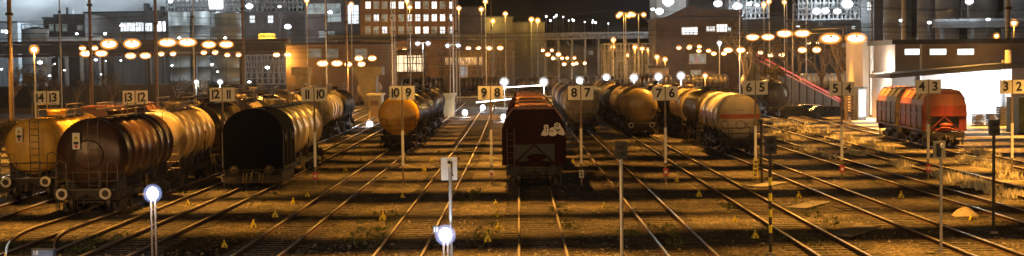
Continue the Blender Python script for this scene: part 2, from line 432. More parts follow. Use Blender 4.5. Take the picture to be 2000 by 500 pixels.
        em.tube([c+Vector((.30*math.cos(a),0,.28*math.sin(a))) for a in [math.radians(q) for q in range(0,361,20)]],.022)
        em.tube([c+Vector((.26,0,.18)),c+Vector((.5,0,.08)),c+Vector((.36,0,-.02)),c+Vector((.5,0,-.2)),c+Vector((.24,0,-.18))],.022)
        em.build('emblem',M_emblem,t)
        lt=MB()
        for dx,ww in ((-.30,.05),(-.21,.06),(-.10,.07),(-.01,.08),(.12,.05),(.19,.06)): lt.box(dx,dx+ww,.928,.936,zc+.40,zc+.455)
        lt.build('lettering',M_emblem,t)
    if shield:
        sh=MB(); arc=[(-1.48,1.2)]+[(-1.48,3.0)]
        arc+=[(1.48*math.cos(a),3.0+1.2*math.sin(a)) for a in [math.radians(q) for q in range(170,0,-10)]]
        arc+=[(1.48,3.0),(1.48,1.2)]
        sh.prism(arc,.5,4.4)
        sh.build('end_housing',M_black2,t)
        rb=MB()
        for y in (.6,1.8,3.0,4.2): rb.box(1.481,1.52,y-.06,y+.06,1.25,3.1)
        rb.box(1.481,1.54,.55,4.35,1.15,1.3); rb.box(-1.45,1.45,.55,4.3,.5,1.18)
        rb.build('rib',M_under,t)
    return t
M_rail2=mat('handrail_grimy',(.16,.13,.10),.5,.3,.3,6)
M_black2=mat('black_tarpaulin',(.004,.004,.004),.95,0,.2,2,spec=.04)
M_emblem=mat('emblem_brown',(.14,.08,.05),.6,0,.1,4)
T_yellow=mat('tank_yellow',(.80,.48,.08),.42,0,.22,1.2,streak=True,col2=(.48,.27,.05))
T_amber=mat('tank_amber',(.90,.46,.02),.38,0,.06,.8)
T_brown=mat('tank_brown',(.08,.04,.022),.32,.2,.5,1.0,streak=True)
T_dark=mat('tank_dark',(.09,.07,.05),.28,.2,.5,1.2,streak=True)
T_beige=mat('tank_beige',(.52,.40,.26),.32,.12,.4,1.1,streak=True,col2=(.22,.16,.11))
T_silver=mat('tank_silver',(.72,.64,.52),.30,.35,.2,1.2,streak=True)
T_white=mat('tank_white',(.66,.56,.42),.45,0,.15,1.0,streak=True)
T_olive=mat('tank_olive',(.40,.28,.12),.40,.2,.25,1.2,streak=True)
T_orange=mat('band_orange',(.60,.15,.03),.5,0,.2,3)
M_bufw=mat('buffer_white',(.62,.58,.50),.5,0,.25,8)
H_dred=mat('hopper_dark_red',(.030,.0035,.003),.6,0,.3,1.0,streak=True,spec=.08)
H_red=mat('hopper_red',(.27,.035,.012),.6,0,.45,1.0,streak=True)
H_orange=mat('hopper_orange',(.40,.085,.02),.6,0,.45,1.0,streak=True)
H_brown=mat('hopper_brown',(.26,.09,.05),.6,0,.3,1.0,streak=True)
H_grey=mat('hopper_greybrown',(.15,.11,.10),.6,0,.3,1.0,streak=True)
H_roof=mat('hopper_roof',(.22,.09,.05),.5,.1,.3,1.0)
def hopper_wagon(label,Ma,Mb,M_end,L=13.0,graf=False,peak=False,low=1.35):
    t=thing('hopper_wagon',label,'hopper wagon')
    if peak: sec=[(-1.35,low),(-1.48,2.2),(-1.48,3.4),(-.75,4.15),(.75,4.15),(1.48,3.4),(1.48,2.2),(1.35,low)]
    else: sec=[(-1.42,low),(-1.5,1.6),(-1.5,3.15),(-1.38,3.55),(-.98,4.1),(.98,4.1),(1.38,3.55),(1.5,3.15),(1.5,1.6),(1.42,low)]
    for i,(ya,yb,mm) in enumerate(((.75,L/2-.04,Ma),(L/2+.04,L-.75,Mb))):
        m=MB(); m.prism(sec,ya,yb); m.build('hopper_body',[mm],t)
    r=MB()
    n_=6 if L>10 else 4
    for k in range(n_+1):
        y=.85+(L-1.7)*k/n_
        for sx in (-1,1):
            r.box(sx*1.5-.045,sx*1.5+.045,y-.05,y+.05,low,3.15)
            r.bar((sx*1.40,y,3.55),(sx*1.0,y,4.12),.09,.07)
        r.box(-1.0,1.0,y-.05,y+.05,4.1,4.15)
    for sx in (-1,1): r.box(sx*1.53-.03,sx*1.53+.03,.75,L-.75,2.45,2.6); r.box(sx*1.53-.03,sx*1.53+.03,.75,L-.75,low,low+.12)
    r.build('body_rib',Ma,t)
    # end wall: plate over, framed recess with a tent of sloping sheets under
    e=MB(); e.box(-1.46,1.46,.70,.748,2.45,3.1); e.box(-1.46,-1.0,.66,.748,low,2.45); e.box(1.0,1.46,.66,.748,low,2.45); e.box(-1.0,1.0,.69,.748,low,1.55)
    for k in range(7): e.box(-1.38+k*.45,-1.34+k*.45,.66,.70,2.45,2.72)
    e.box(-1.5,1.5,.62,.70,2.38,2.47)
    e.build('end_wall',M_end,t)
    rc_=MB(); rc_.box(-1.0,1.0,.735,.749,1.55,2.38); rc_.build('recess_shade',M_black,t)  # black sheet stands for the shade inside the end opening
    sl=MB(); sl.bar((-.85,.66,1.55),(0,.66,2.36),.08,.06); sl.bar((.85,.66,1.55),(0,.66,2.36),.08,.06); sl.ball((.1,.62,1.75),.32,sc=(1.4,.3,.5)); sl.tube([(-.6,.6,1.4),(-.2,.55,1.6),(.4,.55,1.55),(.8,.6,1.4)],.05)
    sl.build('hopper_chute',M_end,t)
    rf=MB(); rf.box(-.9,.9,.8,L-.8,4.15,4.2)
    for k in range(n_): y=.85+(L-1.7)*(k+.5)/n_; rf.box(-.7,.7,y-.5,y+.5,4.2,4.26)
    rf.build('roof_hatch',H_roof,t)  # lighter brown on the hatches stands for lamplight on the roof
    tr=MB(); tr.box(-1.02,1.02,.72,.80,4.07,4.16); tr.bar((-1.02,.76,4.11),(-1.42,.76,3.55),.08,.08); tr.bar((1.02,.76,4.11),(1.42,.76,3.55),.08,.08); tr.build('lit_roof_edge',H_roof,t)  # strips added in the lighter brown for the lamplit roof edge
    wheels_and_frame(t,L,half=1.35)
    lm=MB()
    for x in (-1.3,-.95): lm.tube([(x,.6,.7),(x,.6,3.2)],.02)
    for k in range(8): lm.tube([(-1.3,.6,.8+.3*k),(-.95,.6,.8+.3*k)],.018,4)
    lm.build('ladder',M_rail2,t)
    if graf:
        ms=MB()
        def Z(x,y): return ((x+1040-1043)/40.0, 6-(y+225-131)/40.0+.0)   # 0.1 px units of the traced outline
        out=[[(16,34),(20,26),(23,22),(22,15),(28,13),(32,16),(33,22),(31,30),(29,34),(24,35)],
             [(31,33),(32,26),(34,21),(39,18),(43,20),(46,25),(50,29),(44,35),(38,36)],
             [(42,17),(43,12),(47,9.5),(53,11),(56,17),(60,23),(63.5,32),(60,34.5),(52,33),(48,29),(50,25),(44,21)]]
        for q in out: ms.prism([Z(x,y) for x,y in q],.684,.696,0)
        for q in ([(26.5,16),(27.5,22),(26,28)],[(34,25),(38,26.5),(41,24.5)],[(45,14),(47,18),(51,16.5),(50,13),(46,12)],[(48,24),(52,22),(53,26)],[(32,16),(32.5,24),(31,31)],[(44,20),(47,25),(51,28)]):
            for (x1,y1),(x2,y2) in zip(q[:-1],q[1:]):
                u,v=Z(x1,y1),Z(x2,y2); ms.bar((u[0],.680,u[1]),(v[0],.680,v[1]),.006,.045,1)
        ms.build('graffiti',[M_graf,M_black],t)
    return t
M_graf=mat('graffiti_white',(.85,.78,.74),.6,0,.1,5)
def put(t,key,s,L):
    p,_=tp(key,s); q,_=tp(key,s+L); d=q-p
    t.location=(p.x,p.y,-.10); t.rotation_euler=(0,0,math.atan2(d.y,d.x)-math.pi/2)
    return s+L+.1
# rails' top is at z=.265, wheel tread at .725-.46=.265

# track 12: brown tank in front, dark/beige/brown behind
GB='tank wagons standing in the yard'
s=s_at_y('T12',57.8)
brown=tank_wagon('dark brown tank wagon with ladder and hazard placard, nearest wagon in the lower left',T_brown,L=12,buf=M_bufw,placard=True,disc=True); s=put(brown,'T12',s,12)
seq=[(T_dark,'dark'),(T_beige,'beige'),(T_brown,'brown'),(T_beige,'beige'),(T_dark,'dark'),(T_beige,'beige'),(T_brown,'brown'),(T_beige,'beige')]
P_beige=tank_wagon('beige tank wagon directly behind the nearest dark brown one',T_beige,M_end=T_beige,L=11,rings=5,cone=.4)
P_dark=tank_wagon('dark tank wagon behind the beige one in the train of the brown tank',T_dark,L=11,rings=9,cone=.4)
s=put(P_beige,'T12',s,11); s=put(P_dark,'T12',s,11)
for i in range(5):
    src=P_beige if i%2==0 else P_dark
    nm='beige' if i%2==0 else 'dark'
    c=copy_tree(src,label=f'{nm} tank wagon, {ORD[i+3]} in the long train headed by the dark brown tank',group=GB); s=put(c,'T12',s,11)
for o in (brown,P_beige,P_dark): o['group']=GB
# track 13
s=s_at_y('T13',64.5)
yel=tank_wagon('weathered yellow tank wagon with white buffer at the left edge',T_yellow,L=12,R=1.24,buf=M_bufw,placard=True,rings=5); s=put(yel,'T13',s,12); yel['group']=GB
hp=hopper_wagon('orange brown hopper wagon with peaked roof behind the yellow and brown tanks',H_roof,H_roof,H_roof,L=13,peak=True); s=put(hp,'T13',s+1,13); hp['group']='hopper wagons'
s+=11
for i in range(4):
    c=copy_tree(P_beige if i!=1 else P_dark,label=f'{"beige" if i!=1 else "dark"} tank wagon showing only its top behind the brown train, {ORD[i]} from the left',group=GB); s=put(c,'T13',s,11)
# track 11
s=s_at_y('T11',70.5)
blk=tank_wagon('silver tank wagon with a black arched housing over its near end, beside the board 11',T_silver,L=17.2,R=1.45,rings=6,ladder=False,cage=False,shield=True); put(blk,'T11',s,17.2); blk['group']=GB
# siding between 11 and 10
track('T10b',[(560,300),(640,267),(690,245),(735,222)],'railway siding under the white and dark tank wagons left of the concrete pillar',far=210)
s=s_at_y('T10b',118)
wt=tank_wagon('white tank wagon left of the concrete pillar, behind the silver one',T_white,L=11,rings=4); wt['group']=GB; s=put(wt,'T10b',s,11)
c=copy_tree(P_dark,label='dark tank wagon with rounded end behind the white one by the concrete pillar',group=GB); s=put(c,'T10b',s,11)
# track 10
s=s_at_y('T10',102.5)
amb=tank_wagon('bright amber yellow tank wagon end with crossed weld lines beside the board 10',T_dark,M_end=T_amber,L=12,R=1.46,rings=9,cone=.22,ladder=False,placard=False,cross=True,buf=None); amb['group']=GB; s=put(amb,'T10',s,12)
for i in range(3):
    c=copy_tree(P_dark,label=f'dark ribbed tank wagon coupled behind the amber one, {ORD[i]} of its train',group=GB); s=put(c,'T10',s,11)
# far track behind amber
track('T10c',[(745,196),(775,185),(800,176)],'far railway track behind the yellow container wall',deg=1,near=200,far=330)
s=s_at_y('T10c',232)
for i in range(2):
    c=copy_tree(P_beige,label=f'rusty beige tank wagon seen above the amber tank, {"nearer" if i==0 else "farther"} of two',group=GB); s=put(c,'T10c',s,11)
# track 8 hoppers
s=s_at_y('T8',68.5); hg='dark red hopper wagons in the middle of the yard'
h0=hopper_wagon('dark red hopper wagon with white graffiti in the middle of the yard',H_dred,H_dred,H_dred,L=13.4,graf=True); h0['group']=hg; s=put(h0,'T8',s,13.4)
for i in range(2):
    c=copy_tree(h0,label=f'dark red hopper wagon, {ORD[i+1]} from the front behind the graffitied one',group=hg)
    for ch in list(c.children):
        if ch.name.startswith('graffiti'): bpy.data.objects.remove(ch)
    s=put(c,'T8',s,13.4)
# track 7
s=s_at_y('T7',123)
sil=tank_wagon('silver tank wagon with a shallow cone end beside the board 7',T_silver,L=12,rings=8,cone=.6,ladder=False); sil['group']=GB; s=put(sil,'T7',s,12)
for i in range(5):
    c=copy_tree(P_dark if i%2 else P_beige,label=f'{"dark" if i%2 else "beige"} tank wagon, {ORD[i+1]} in the train headed by the silver cone end',group=GB); s=put(c,'T7',s,11)
s=s_at_y('T6',119)
oli=tank_wagon('olive tank wagon with a cross seam and two pale round buffers',T_olive,L=12,rings=8,cone=.45,ladder=False,buf=M_bufw); oli['group']=GB; s=put(oli,'T6',s,12)
for i in range(5):
    c=copy_tree(P_dark if i%2 else P_beige,label=f'{"dark" if i%2 else "beige"} tank wagon, {ORD[i+1]} in the train headed by the olive tank',group=GB); s=put(c,'T6',s,11)
s=s_at_y('T5',92.5)
whi=tank_wagon('white tank wagon with an orange stripe and a round emblem beside the board 6',T_white,L=12,rings=4,cone=.38,ladder=False,top=False,stripe=T_orange); whi['group']=GB; s=put(whi,'T5',s,12)
for i in range(5):
    c=copy_tree(P_dark if i%2==0 else P_beige,label=f'{"dark" if i%2==0 else "beige"} tank wagon, {ORD[i+1]} in the train headed by the white striped tank',group=GB); s=put(c,'T5',s,11)
# tank behind board 5
track('T2b',[(1560,243),(1505,226),(1440,206)],'railway track under the dark tank wagon behind the board 5',deg=1,near=140,far=230)
s=s_at_y('T2b',160)
for i in range(2):
    c=copy_tree(P_dark,label='dark olive tank wagon standing behind the number 5 board near the parked cars' if i==0 else 'dark tank wagon mostly hidden by the one behind the number 5 board',group=GB); s=put(c,'T2b',s,11)
# track 2 hoppers
s=s_at_y('T2',98.5)
ho=hopper_wagon('red hopper wagon with brown and orange sides in front of the bright warehouse',H_brown,H_orange,H_red,L=8.6); ho['group']='hopper wagons'; s=put(ho,'T2',s,8.6)
ho2=hopper_wagon('grey brown hopper wagon coupled behind the red and orange one',H_grey,H_brown,H_grey,L=8.6); ho2['group']='hopper wagons'; s=put(ho2,'T2',s,8.6)
# lateral row of dark tank wagons in the background
lat=thing('railway_track','far railway track crossing behind the yellow sheds','railway track',(0,0,0),0,'tracks of the yard')
a=G(690,190); b2=G(1120,187)
mm=MB()
for dy in (-.75,.75): mm.box(a.x,b2.x,290+dy-.04,290+dy+.04,.0,.165)
mm.build('rail',M_steel,lat)
x=at(775,150,290).x
for i in range(9):
    src=P_dark if i<6 else sil
    lb=f'{"dark" if i<6 else "pale silver"} tank wagon seen side-on in the far row, {ORD[i]} from the left'
    c=copy_tree(src,loc=(x+11.4*i,290,-.1),rz=-math.pi/2,label=lb,group='far row of side-on tank wagons')
def ORD2(i): return ORD[i] if i<20 else 'twenty-'+ORD[i-20] if i<29 else 'thirtieth' if i==29 else 'thirty-'+ORD[i-30] if i<39 else 'fortieth' if i==39 else 'forty-'+ORD[i-40]
# ------------------------------------------------------------------ number boards
def digit(txt, parent, cx, cz, h=.46):
    # a plain bar stands for 1, as on the boards
    w_={'1':.12}; tot=sum(w_.get(c,.30) for c in txt); x=cx-tot/2
    for c in txt:
        ww=w_.get(c,.30)
        if c=='1':
            m=MB(); m.box(x+ww/2-.042,x+ww/2+.042,-.047,-.036,cz-h/2,cz+h/2); m.build('digit',M_digit,parent)
        else: text_mesh('digit',c,h*1.36,M_digit,parent,(x+ww/2,-.04,cz),.016)
        x+=ww
boards=[(91,'14','13',178),(264,'13','12',177),(434,'12','11',171),(613,'11','10',171),(785,'10','9',168),(958,'9','8',168),(1134,'8','7',168),(1299,'7','6',169),(1475,'6','5',158),(1644,'5','4',160),(1813,'4','3',156),(1977,'3','2',156)]
NPL=['above the yellow tank at the far left','above the nearest brown tank','left of the black ended wagon','in front of the silver tank side','in front of the amber tank end','left of the graffitied hopper','right of the graffitied hopper','left of the white striped tank','right of the white striped tank','left of the pale kiosk','in front of the red hopper','at the right edge of the picture']
for i,(px,a,b_,py) in enumerate(boards):
    Y=72.8 if i not in (8,9,10,11) else 73.5
    if i<2: Y=73.6
    p=at(px,py,Y); zt=p.z
    t=thing('number_post',f'post with cream boards numbered {a} and {b_}, '+NPL[i],'number post',(p.x,Y,0),random.uniform(-.02,.02),'row of numbered track posts')
    m=MB(); m.box(-.045,.045,-.03,.03,0,zt+.04); m.build('post',M_mast,t)
    if i>1:
        m=MB(); m.box(-.062,.062,-.05,.05,1.05,2.85); m.build('painted_band',M_white,t)
    if i in (3,5,7,9,10):
        m=MB(); m.box(-.13,.13,-.1,-.06,.42,.78,0); m.box(-.07,.07,-.108,-.102,.52,.66,1); m.build('base_plate',[M_white if i in (5,) else M_red,M_red if i in(5,) else M_white],t)
    if i in (2,6):
        m=MB(); m.box(-.12,.12,-.1,-.06,.35,.75,0); m.ball((0,-.11,.62),.05,mi=1); m.ball((0,-.11,.47),.05,mi=1); m.build('base_plate',[M_white,M_black],t)
    if i==8:
        m=MB(); m.box(-.13,-.09,-.06,0,.1,1.2); m.box(.09,.13,-.06,0,.1,1.2)
        for k in range(5): m.box(-.13,.13,-.07,-.06,.2+.22*k,.26+.22*k)
        m.build('lattice_bracket',M_yellow,t)
    off=.335
    for sx,tx in ((-1,a),(1,b_)):
        m=MB(); m.box(sx*off-.305,sx*off+.305,-.036,-.012,zt-.70,zt); bo=m.build('board',M_white,t)
        digit(tx,bo,sx*off,zt-.35)
    m=MB(); m.bar((-.5,.0,zt-.2),(.5,.0,zt-.2),.03); m.bar((-.5,0,zt-.5),(.5,0,zt-.5),.03); m.build('bracket',M_mast,t)

# ------------------------------------------------------------------ signals and near posts
def signal_box(px,py,Y,label,w_=.32,h_=.5,mats=(M_black,M_mast_l),striped=False,face=None,hood=True):
    p=at(px,py,Y); t=thing('signal_post',label,'signal post',(p.x,Y,0))
    m=MB(); m.cyl((0,0,0),(0,0,p.z-h_/2+.02),.055,n=10); m.build('post',mats[1],t)
    if striped:
        for k in range(4):
            q=MB(); q.cyl((0,0,.7+.5*k),(0,0,.95+.5*k),.06,n=10); q.build('yellow_band',M_yellow,t)
    m=MB(); m.box(-w_/2,w_/2,-.08,.12,p.z-h_/2,p.z+h_/2); m.box(-w_/2-.03,w_/2+.03,-.1,-.085,p.z-h_/2-.03,p.z+h_/2+.03); m.build('signal_head',mats[0],t)
    if hood:
        m=MB()
        for dz in (-.12,.12): m.cyl((0,-.1,p.z+dz),(0,-.2,p.z+dz),.07,n=12,caps=False)
        m.build('hood',M_black,t)
    m=MB(); m.box(-.12,.12,-.12,.12,0,.08); m.build('foot',M_concrete,t)
    return t,p
signal_box(1213,293,44.5,'dark signal box on a thin grey post in front of the silver tank wagon')
signal_box(1504,283,45,'dark signal box on a yellow banded post right of the boards 6 and 5',striped=True,mats=(M_black,M_under))
signal_box(1941,249,50,'small black signal box on a thin dark post at the right',w_=.3,h_=.48,mats=(M_black,M_under))
p=at(1838,292,45); t=thing('signal_post','pale signal board with a dark box on a pale post','signal post',(p.x,45,0))
m=MB(); m.cyl((0,0,0),(0,0,p.z+.2),.05,n=10); m.build('post',M_mast_l,t)
m=MB(); m.box(-.22,.16,.06,.09,p.z-.28,p.z+.27); m.build('board',mat('grey_board',(.42,.40,.32),.6,0,.1,5),t)
m=MB(); m.box(-.13,-.02,-.1,.055,p.z-.22,p.z+.2); m.build('signal_head',M_black,t)
m=MB(); m.cyl((0,-.04,p.z+.12),(0,-.14,p.z+.12),.07,n=10); m.build('hood',M_white,t)
# white board on white pole
p=at(877,330,42.5); t=thing('track_sign','white rectangular board with a black bracket mark on a white pole','track sign',(p.x,42.5,0))
m=MB(); m.cyl((.03,0,0),(.03,0,p.z+.05),.052,n=10); m.build('post',M_mast_l,t)
m=MB(); m.box(-.24,.24,.055,.08,p.z-.34,p.z+.34); m.build('board',M_white,t)
m=MB(); m.box(.06,.10,.04,.054,p.z-.22,p.z+.2); m.box(-.05,.10,.04,.054,p.z+.17,p.z+.21); m.box(.02,.12,.04,.054,p.z-.22,p.z-.17); m.cyl((.0,.02,p.z+.2),(.0,.05,p.z+.2),.05,n=8); m.build('bracket_mark',M_black,t)
# thin black post with round top next to 6/5
p=at(1487,237,72.5); t=thing('marker_post','thin black post with a round top right of the board 5 post','marker post',(p.x,72.5,0))
m=MB(); m.cyl((0,0,0),(0,0,p.z),.06,n=8); m.build('post',M_black,t); m=MB(); m.ball((0,0,p.z+.05),.12); m.build('knob',M_black,t)
# dwarf signals with white lights
def shunt(px,py,Y,label,r=.13,power=60,housing=True,col=(.72,.82,1.0)):
    p=at(px,py,Y); t=thing('signal_lamp',label,'signal lamp',(p.x,Y,0),0,'white shunting signal lights')
    m=MB(); m.cyl((-.06,.05,0),(-.06,.05,p.z-r),.035,n=8); m.cyl((.06,.05,0),(.06,.05,p.z-r),.035,n=8)
    m.build('post',M_mast,t)
    m=MB(); m.cyl((0,.04,p.z),(0,.25,p.z),r*.95,n=14); m.build('housing',M_black,t)
    m=MB(); m.ball((0,-.0,p.z),r*1.1,sc=(1,.6,1.15)); m.build('lens',E_cool,t)
    m=MB(); m.ball((0,-.0,p.z),r*1.9,n=18); m.build('halo_glow',G_cool if Y<60 else G_cool_far,t)  # emissive halo around the signal light, no glass
    light('POINT',(p.x,Y-.5,p.z),col,power,.06)
    return t,p
shunt(298,378,42,'bright white signal light on a twin tube post left of the curved track',.15,160)
t,p=shunt(870,459,42,'bright white signal light with a small plate reading 11 on the near track',.17,120)
m=MB(); m.box(-.36,-.20,-.02,.02,p.z+.05,p.z+.28); pl=m.build('number_plate',M_black,t); text_mesh('digit','11',.15,M_white,pl,(-.28,-.03,p.z+.165),.004)
far=[(722,243,150,'white signal light left of the amber tank wagon'),(853,228,165,'white signal light right of the amber tank train'),(908,220,175,'white signal light standing left of the board 9'),(943,210,195,'small white signal light left of the number 9 board'),(984,229,160,'small white signal light at the left edge of the hopper train')]
for px,py,Y,lb in far: shunt(px,py,Y,lb,.26,260)
# row of tall white floodlight posts
for i,(px,py) in enumerate([(985,160),(1062,160),(1132,158),(1184,152),(1238,152),(1286,150),(1330,148)]):
    Y=215+i*2; p=at(px,py,Y)
    t=thing('flood_lamp',f'blazing white yard lamp, {ORD[i]} from the left in the row above the trains','yard lamp',(p.x,Y,0),0,'row of white yard lamps')
    m=MB(); m.cyl((0,.1,0),(0,.1,p.z),.08,n=8); m.build('post',M_mast_l,t)
    m=MB(); m.box(-.4,.4,.1,.35,p.z-.35,p.z+.35); m.build('housing',M_dark,t)
    m=MB(); m.ball((0,-.05,p.z),.42,sc=(1,.4,.9)); m.build('lens',E_cool,t)
    m=MB(); m.ball((0,-.05,p.z),.8,n=16); m.build('halo_glow',G_cool_far,t)  # glare of the yard lamp as an emissive ball
    light('POINT',(p.x,Y-.5,p.z),(.95,.95,.95),2500,.15)
# illuminated dwarf box bottom left reading 18
p=at(85,494,42); t=thing('dwarf_signal','low dark signal box with pale number 18 at the bottom left','dwarf signal',(p.x,42,0))
m=MB(); m.box(-.33,.33,-.1,.1,0,p.z+.13); m.build('housing',mat('slate',(.06,.07,.09),.5,0,.2,6),t)
m=MB(); m.box(-.30,.30,-.118,-.104,p.z-.2,p.z+.1); fp=m.build('face_plate',mat('slate_face',(.16,.19,.25),.5,0,.2,6),t); text_mesh('digit','18',.17,M_white,fp,(-.2,-.125,p.z+.02),.003)
light('POINT',(p.x+.1,41.5,.35),(.6,.75,1),7,.05)

# ------------------------------------------------------------------ ground markers
pr=thing('point_marker','','point marker'); 
m=MB(); m.box(-.17,.17,-.12,.12,.0,.14); m.prism([(-.15,.14),(.15,.14),(.07,.30),(-.07,.30)],-.1,.1); m.build('base',M_yellow,pr)
m=MB(); m.cyl((0,0,.3),(0,0,.40),.05,n=8); m.ball((0,0,.43),.065); m.build('knob',M_yellow,pr)
m=MB(); m.box(-.05,.05,-.125,-.121,.02,.14); m.bar((.15,0,.08),(.34,0,.05),.04); m.build('lever',M_black,pr)
mk=[(367,401,'left of the rail, right of the near white signal'),(495,444,'between the two rails in the lower left quarter'),(573,398,'near the rusty rail right of the black ended wagon'),(438,483,'low at the bottom left between two tracks'),(538,424,'half hidden in a dark band left of centre'),(600,384,'near the base of the board 11 post'),(786,386,'near the foot of the board 10 post'),(748,430,'left of the empty shiny track'),(968,400,'topmost of four left of the graffitied hopper track'),(970,424,'second of four left of the graffitied hopper track'),(973,448,'third of four left of the graffitied hopper track'),(952,472,'lowest of four left of the graffitied hopper track'),(725,302,'just left of the amber tank wagon bogie'),(705,316,'below the far signal light left of the amber tank'),(675,334,'right of the silver tank wagon wheels'),(829,335,'midway between the board 9 and the empty shiny track'),(857,300,'topmost right of the amber tank wagon'),(843,316,'second right of the amber tank wagon'),(1180,407,'between the board 8 post and the dark signal box'),(1365,384,'right of the board 6 post'),(1435,434,'with a flat top in the lower right centre'),(1475,465,'low in the shade left of the striped signal post'),(1560,386,'right of the striped signal post'),(1760,386,'below the board 4 post'),(1898,430,'right of the pale sand heap'),(1322,355,'at the foot of the board 6 post'),(1119,318,'topmost of three beside the hopper train'),(1125,298,'behind the board 8 post beside the hopper train'),(1530,275,'far right near the dark tank'),(1345,300,'left of the white striped tank wheels')]
for i,(px,py,lb) in enumerate(mk):
    q=G(px,py)
    c=pr if i==0 else copy_tree(pr)
    c.location=(q.x,q.y,0); c.rotation_euler=(0,0,random.uniform(-.5,.5)); s_=random.uniform(.5,.7); c.scale=(s_,s_,s_)
    c['label']='small yellow point marker '+lb; c['category']='point marker'; c['group']='small yellow point markers on the ground'
# concrete slabs, sand heap, rubble
for i,(px,py,lb) in enumerate([(1580,402,'pale concrete slab lying right of the striped signal post'),(1668,452,'pale concrete slab lying between the tracks at lower right'),(1500,362,'pale concrete slab at the foot of the board 6 post')]):
    q=G(px,py); m=MB(); m.box(-.45,.45,-1.6,1.6,0,.07); o=m.build('concrete_slab',M_concrete); o.location=q; o.rotation_euler=(0,0,-.55); tag(o,lb,'slab','concrete slabs between the tracks')
q=G(1885,421); m=MB(); R=random.Random(3)
pr_=[(.62,0),(.5,.12),(.33,.24),(.12,.36),(.001,.40)]; m.lathe([(r*.85,z*.9) for r,z in pr_],(0,0,0),'Z',n=24); m.v=[(x+R.uniform(-.03,.03),y+R.uniform(-.03,.03),z+R.uniform(-.02,.02)) for x,y,z in m.v]
o=m.build('sand_heap',mat('sand',(.42,.34,.22),.9,0,.2,6,.3)); o.location=q; tag(o,'pale conical sand heap beside the track at the lower right','sand heap')
# loose stones as stuff
m=MB(); R=random.Random(5)
for k in range(14000):
    Y=45+75*R.random()**1.6; X=R.uniform(-.39,.42)*Y*1.0
    r=R.uniform(.02,.05) if R.random()<.97 else R.uniform(.05,.10)
    vs=[(X+r*R.uniform(.6,1.2)*a,Y+r*R.uniform(.6,1.2)*b_,r*c_*R.uniform(.5,1)) for a,b_,c_ in ((1,0,.3),(0,1,.3),(-1,0,.3),(0,-1,.3),(0,0,1.2))]
    m.add(vs,[(0,1,4),(1,2,4),(2,3,4),(3,0,4)])
tag(m.build('loose_stones',mat('stone_chips',(.30,.25,.19),.85,0,.35,2)),'loose pale stones strewn over the dark yard gravel','stones',kind='stuff')
# weed and dry grass
def blades(name,regions,m_,label,cat,h=(.15,.35),w_=.03,seed=1,clump=6):
    m=MB(); R=random.Random(seed)
    for (x0,y0,x1,y1,wd,nn) in regions:
        a=G(x0,y0); b_=G(x1,y1); d=(b_-a); nrm=Vector((d.y,-d.x,0)).normalized()
        for k in range(nn):
            t_=R.random(); o=R.gauss(0,wd/2); p=a+d*t_+nrm*o
            f=.5+.5*math.sin(t_*37+x0)*math.sin(t_*17+2)
            for j in range(clump):
                hh=R.uniform(*h)*(0.45+f*.9); lean=Vector((R.uniform(-.4,.4),R.uniform(-.3,.3),0))*hh
                q=p+Vector((R.uniform(-.1,.1),R.uniform(-.1,.1),0)); an=R.uniform(0,math.pi); dx=Vector((math.cos(an),math.sin(an),0))*w_*R.uniform(.6,1.3)
                m.add([q-dx,q+dx,q+lean+Vector((0,0,hh))],[(0,1,2)])
    o=m.build(name,m_); return tag(o,label,cat,kind='stuff')
M_dry=mat('dry_grass',(.88,.78,.55),.8,0,.15,2)
M_weed=mat('green_weed',(.09,.11,.03),.8,0,.3,3)
blades('dry_grass',[(1745,320,1775,330,.5,60),(1838,340,1890,362,.6,200),(1880,358,1992,388,.6,170),(1880,312,1955,332,.7,170),(1690,287,1740,300,.6,100),(1600,262,1690,285,1.0,180),(1650,298,1690,305,.4,50),(1510,238,1600,262,1.4,260),(1890,295,1940,308,.6,90),(1950,345,1998,352,.4,40),(1560,290,1640,312,.4,50),(1500,255,1560,275,.6,80)],M_dry,'pale dry grass tufts between the right hand tracks','grass',(.12,.42),.04,2,9)
blades('weeds',[(620,300,500,400,.9,50),(760,430,730,480,.7,50),(1080,400,1110,450,.5,60),(1225,450,1240,462,.5,40),(700,480,760,410,.9,60),(1290,440,1330,480,.6,40),(1420,400,1440,410,.5,30),(60,470,130,500,1.2,80),(220,460,160,490,1.0,60),(900,400,930,370,.5,40),(1480,450,1600,480,.8,50),(940,470,965,420,.5,40),(1560,395,1620,440,.6,40),(350,380,470,360,.8,60)],M_weed,'low green and dry weeds growing between the rails','weeds',(.06,.16),.03,4)

# ------------------------------------------------------------------ lamp pairs hanging from span wires
pairs=[(161,94,185,94),(168,105,198,104),(213,86,258,86),(255,109,284,109),(315,105,338,105),(327,83,366,83),(408,87,442,87),(398,103,420,102),(444,107,466,107),
(540,107,562,107),(575,96,594,96),(630,124,658,124),(680,125,706,126),(701,115,727,113),(735,97,752,97),(772,97,790,97),(751,108,768,107),(745,117,762,116),(915,94,934,94),(956,94,977,94),
(1060,98,1078,98),(1070,106,1091,106),(1080,114,1098,113),(1108,113,1122,113),(1102,125,1120,125),(1126,124,1142,123),
(1326,94,1346,92),(1347,91,1366,91),(1365,99,1384,99),(1394,105,1414,104),(1422,98,1447,98),(1464,103,1485,103),(1505,108,1527,107),(1470,73,1500,72),(1532,66,1567,65),(1579,84,1598,83),(1567,98,1595,97),(1622,75,1672,75),(1708,91,1730,90),(1772,84,1797,83),(1847,84,1874,84),(1934,86,1960,85)]
def zone(px): return 'left' if px<500 else 'left centre' if px<850 else 'centre' if px<1250 else 'right centre' if px<1600 else 'right'
cnt={}
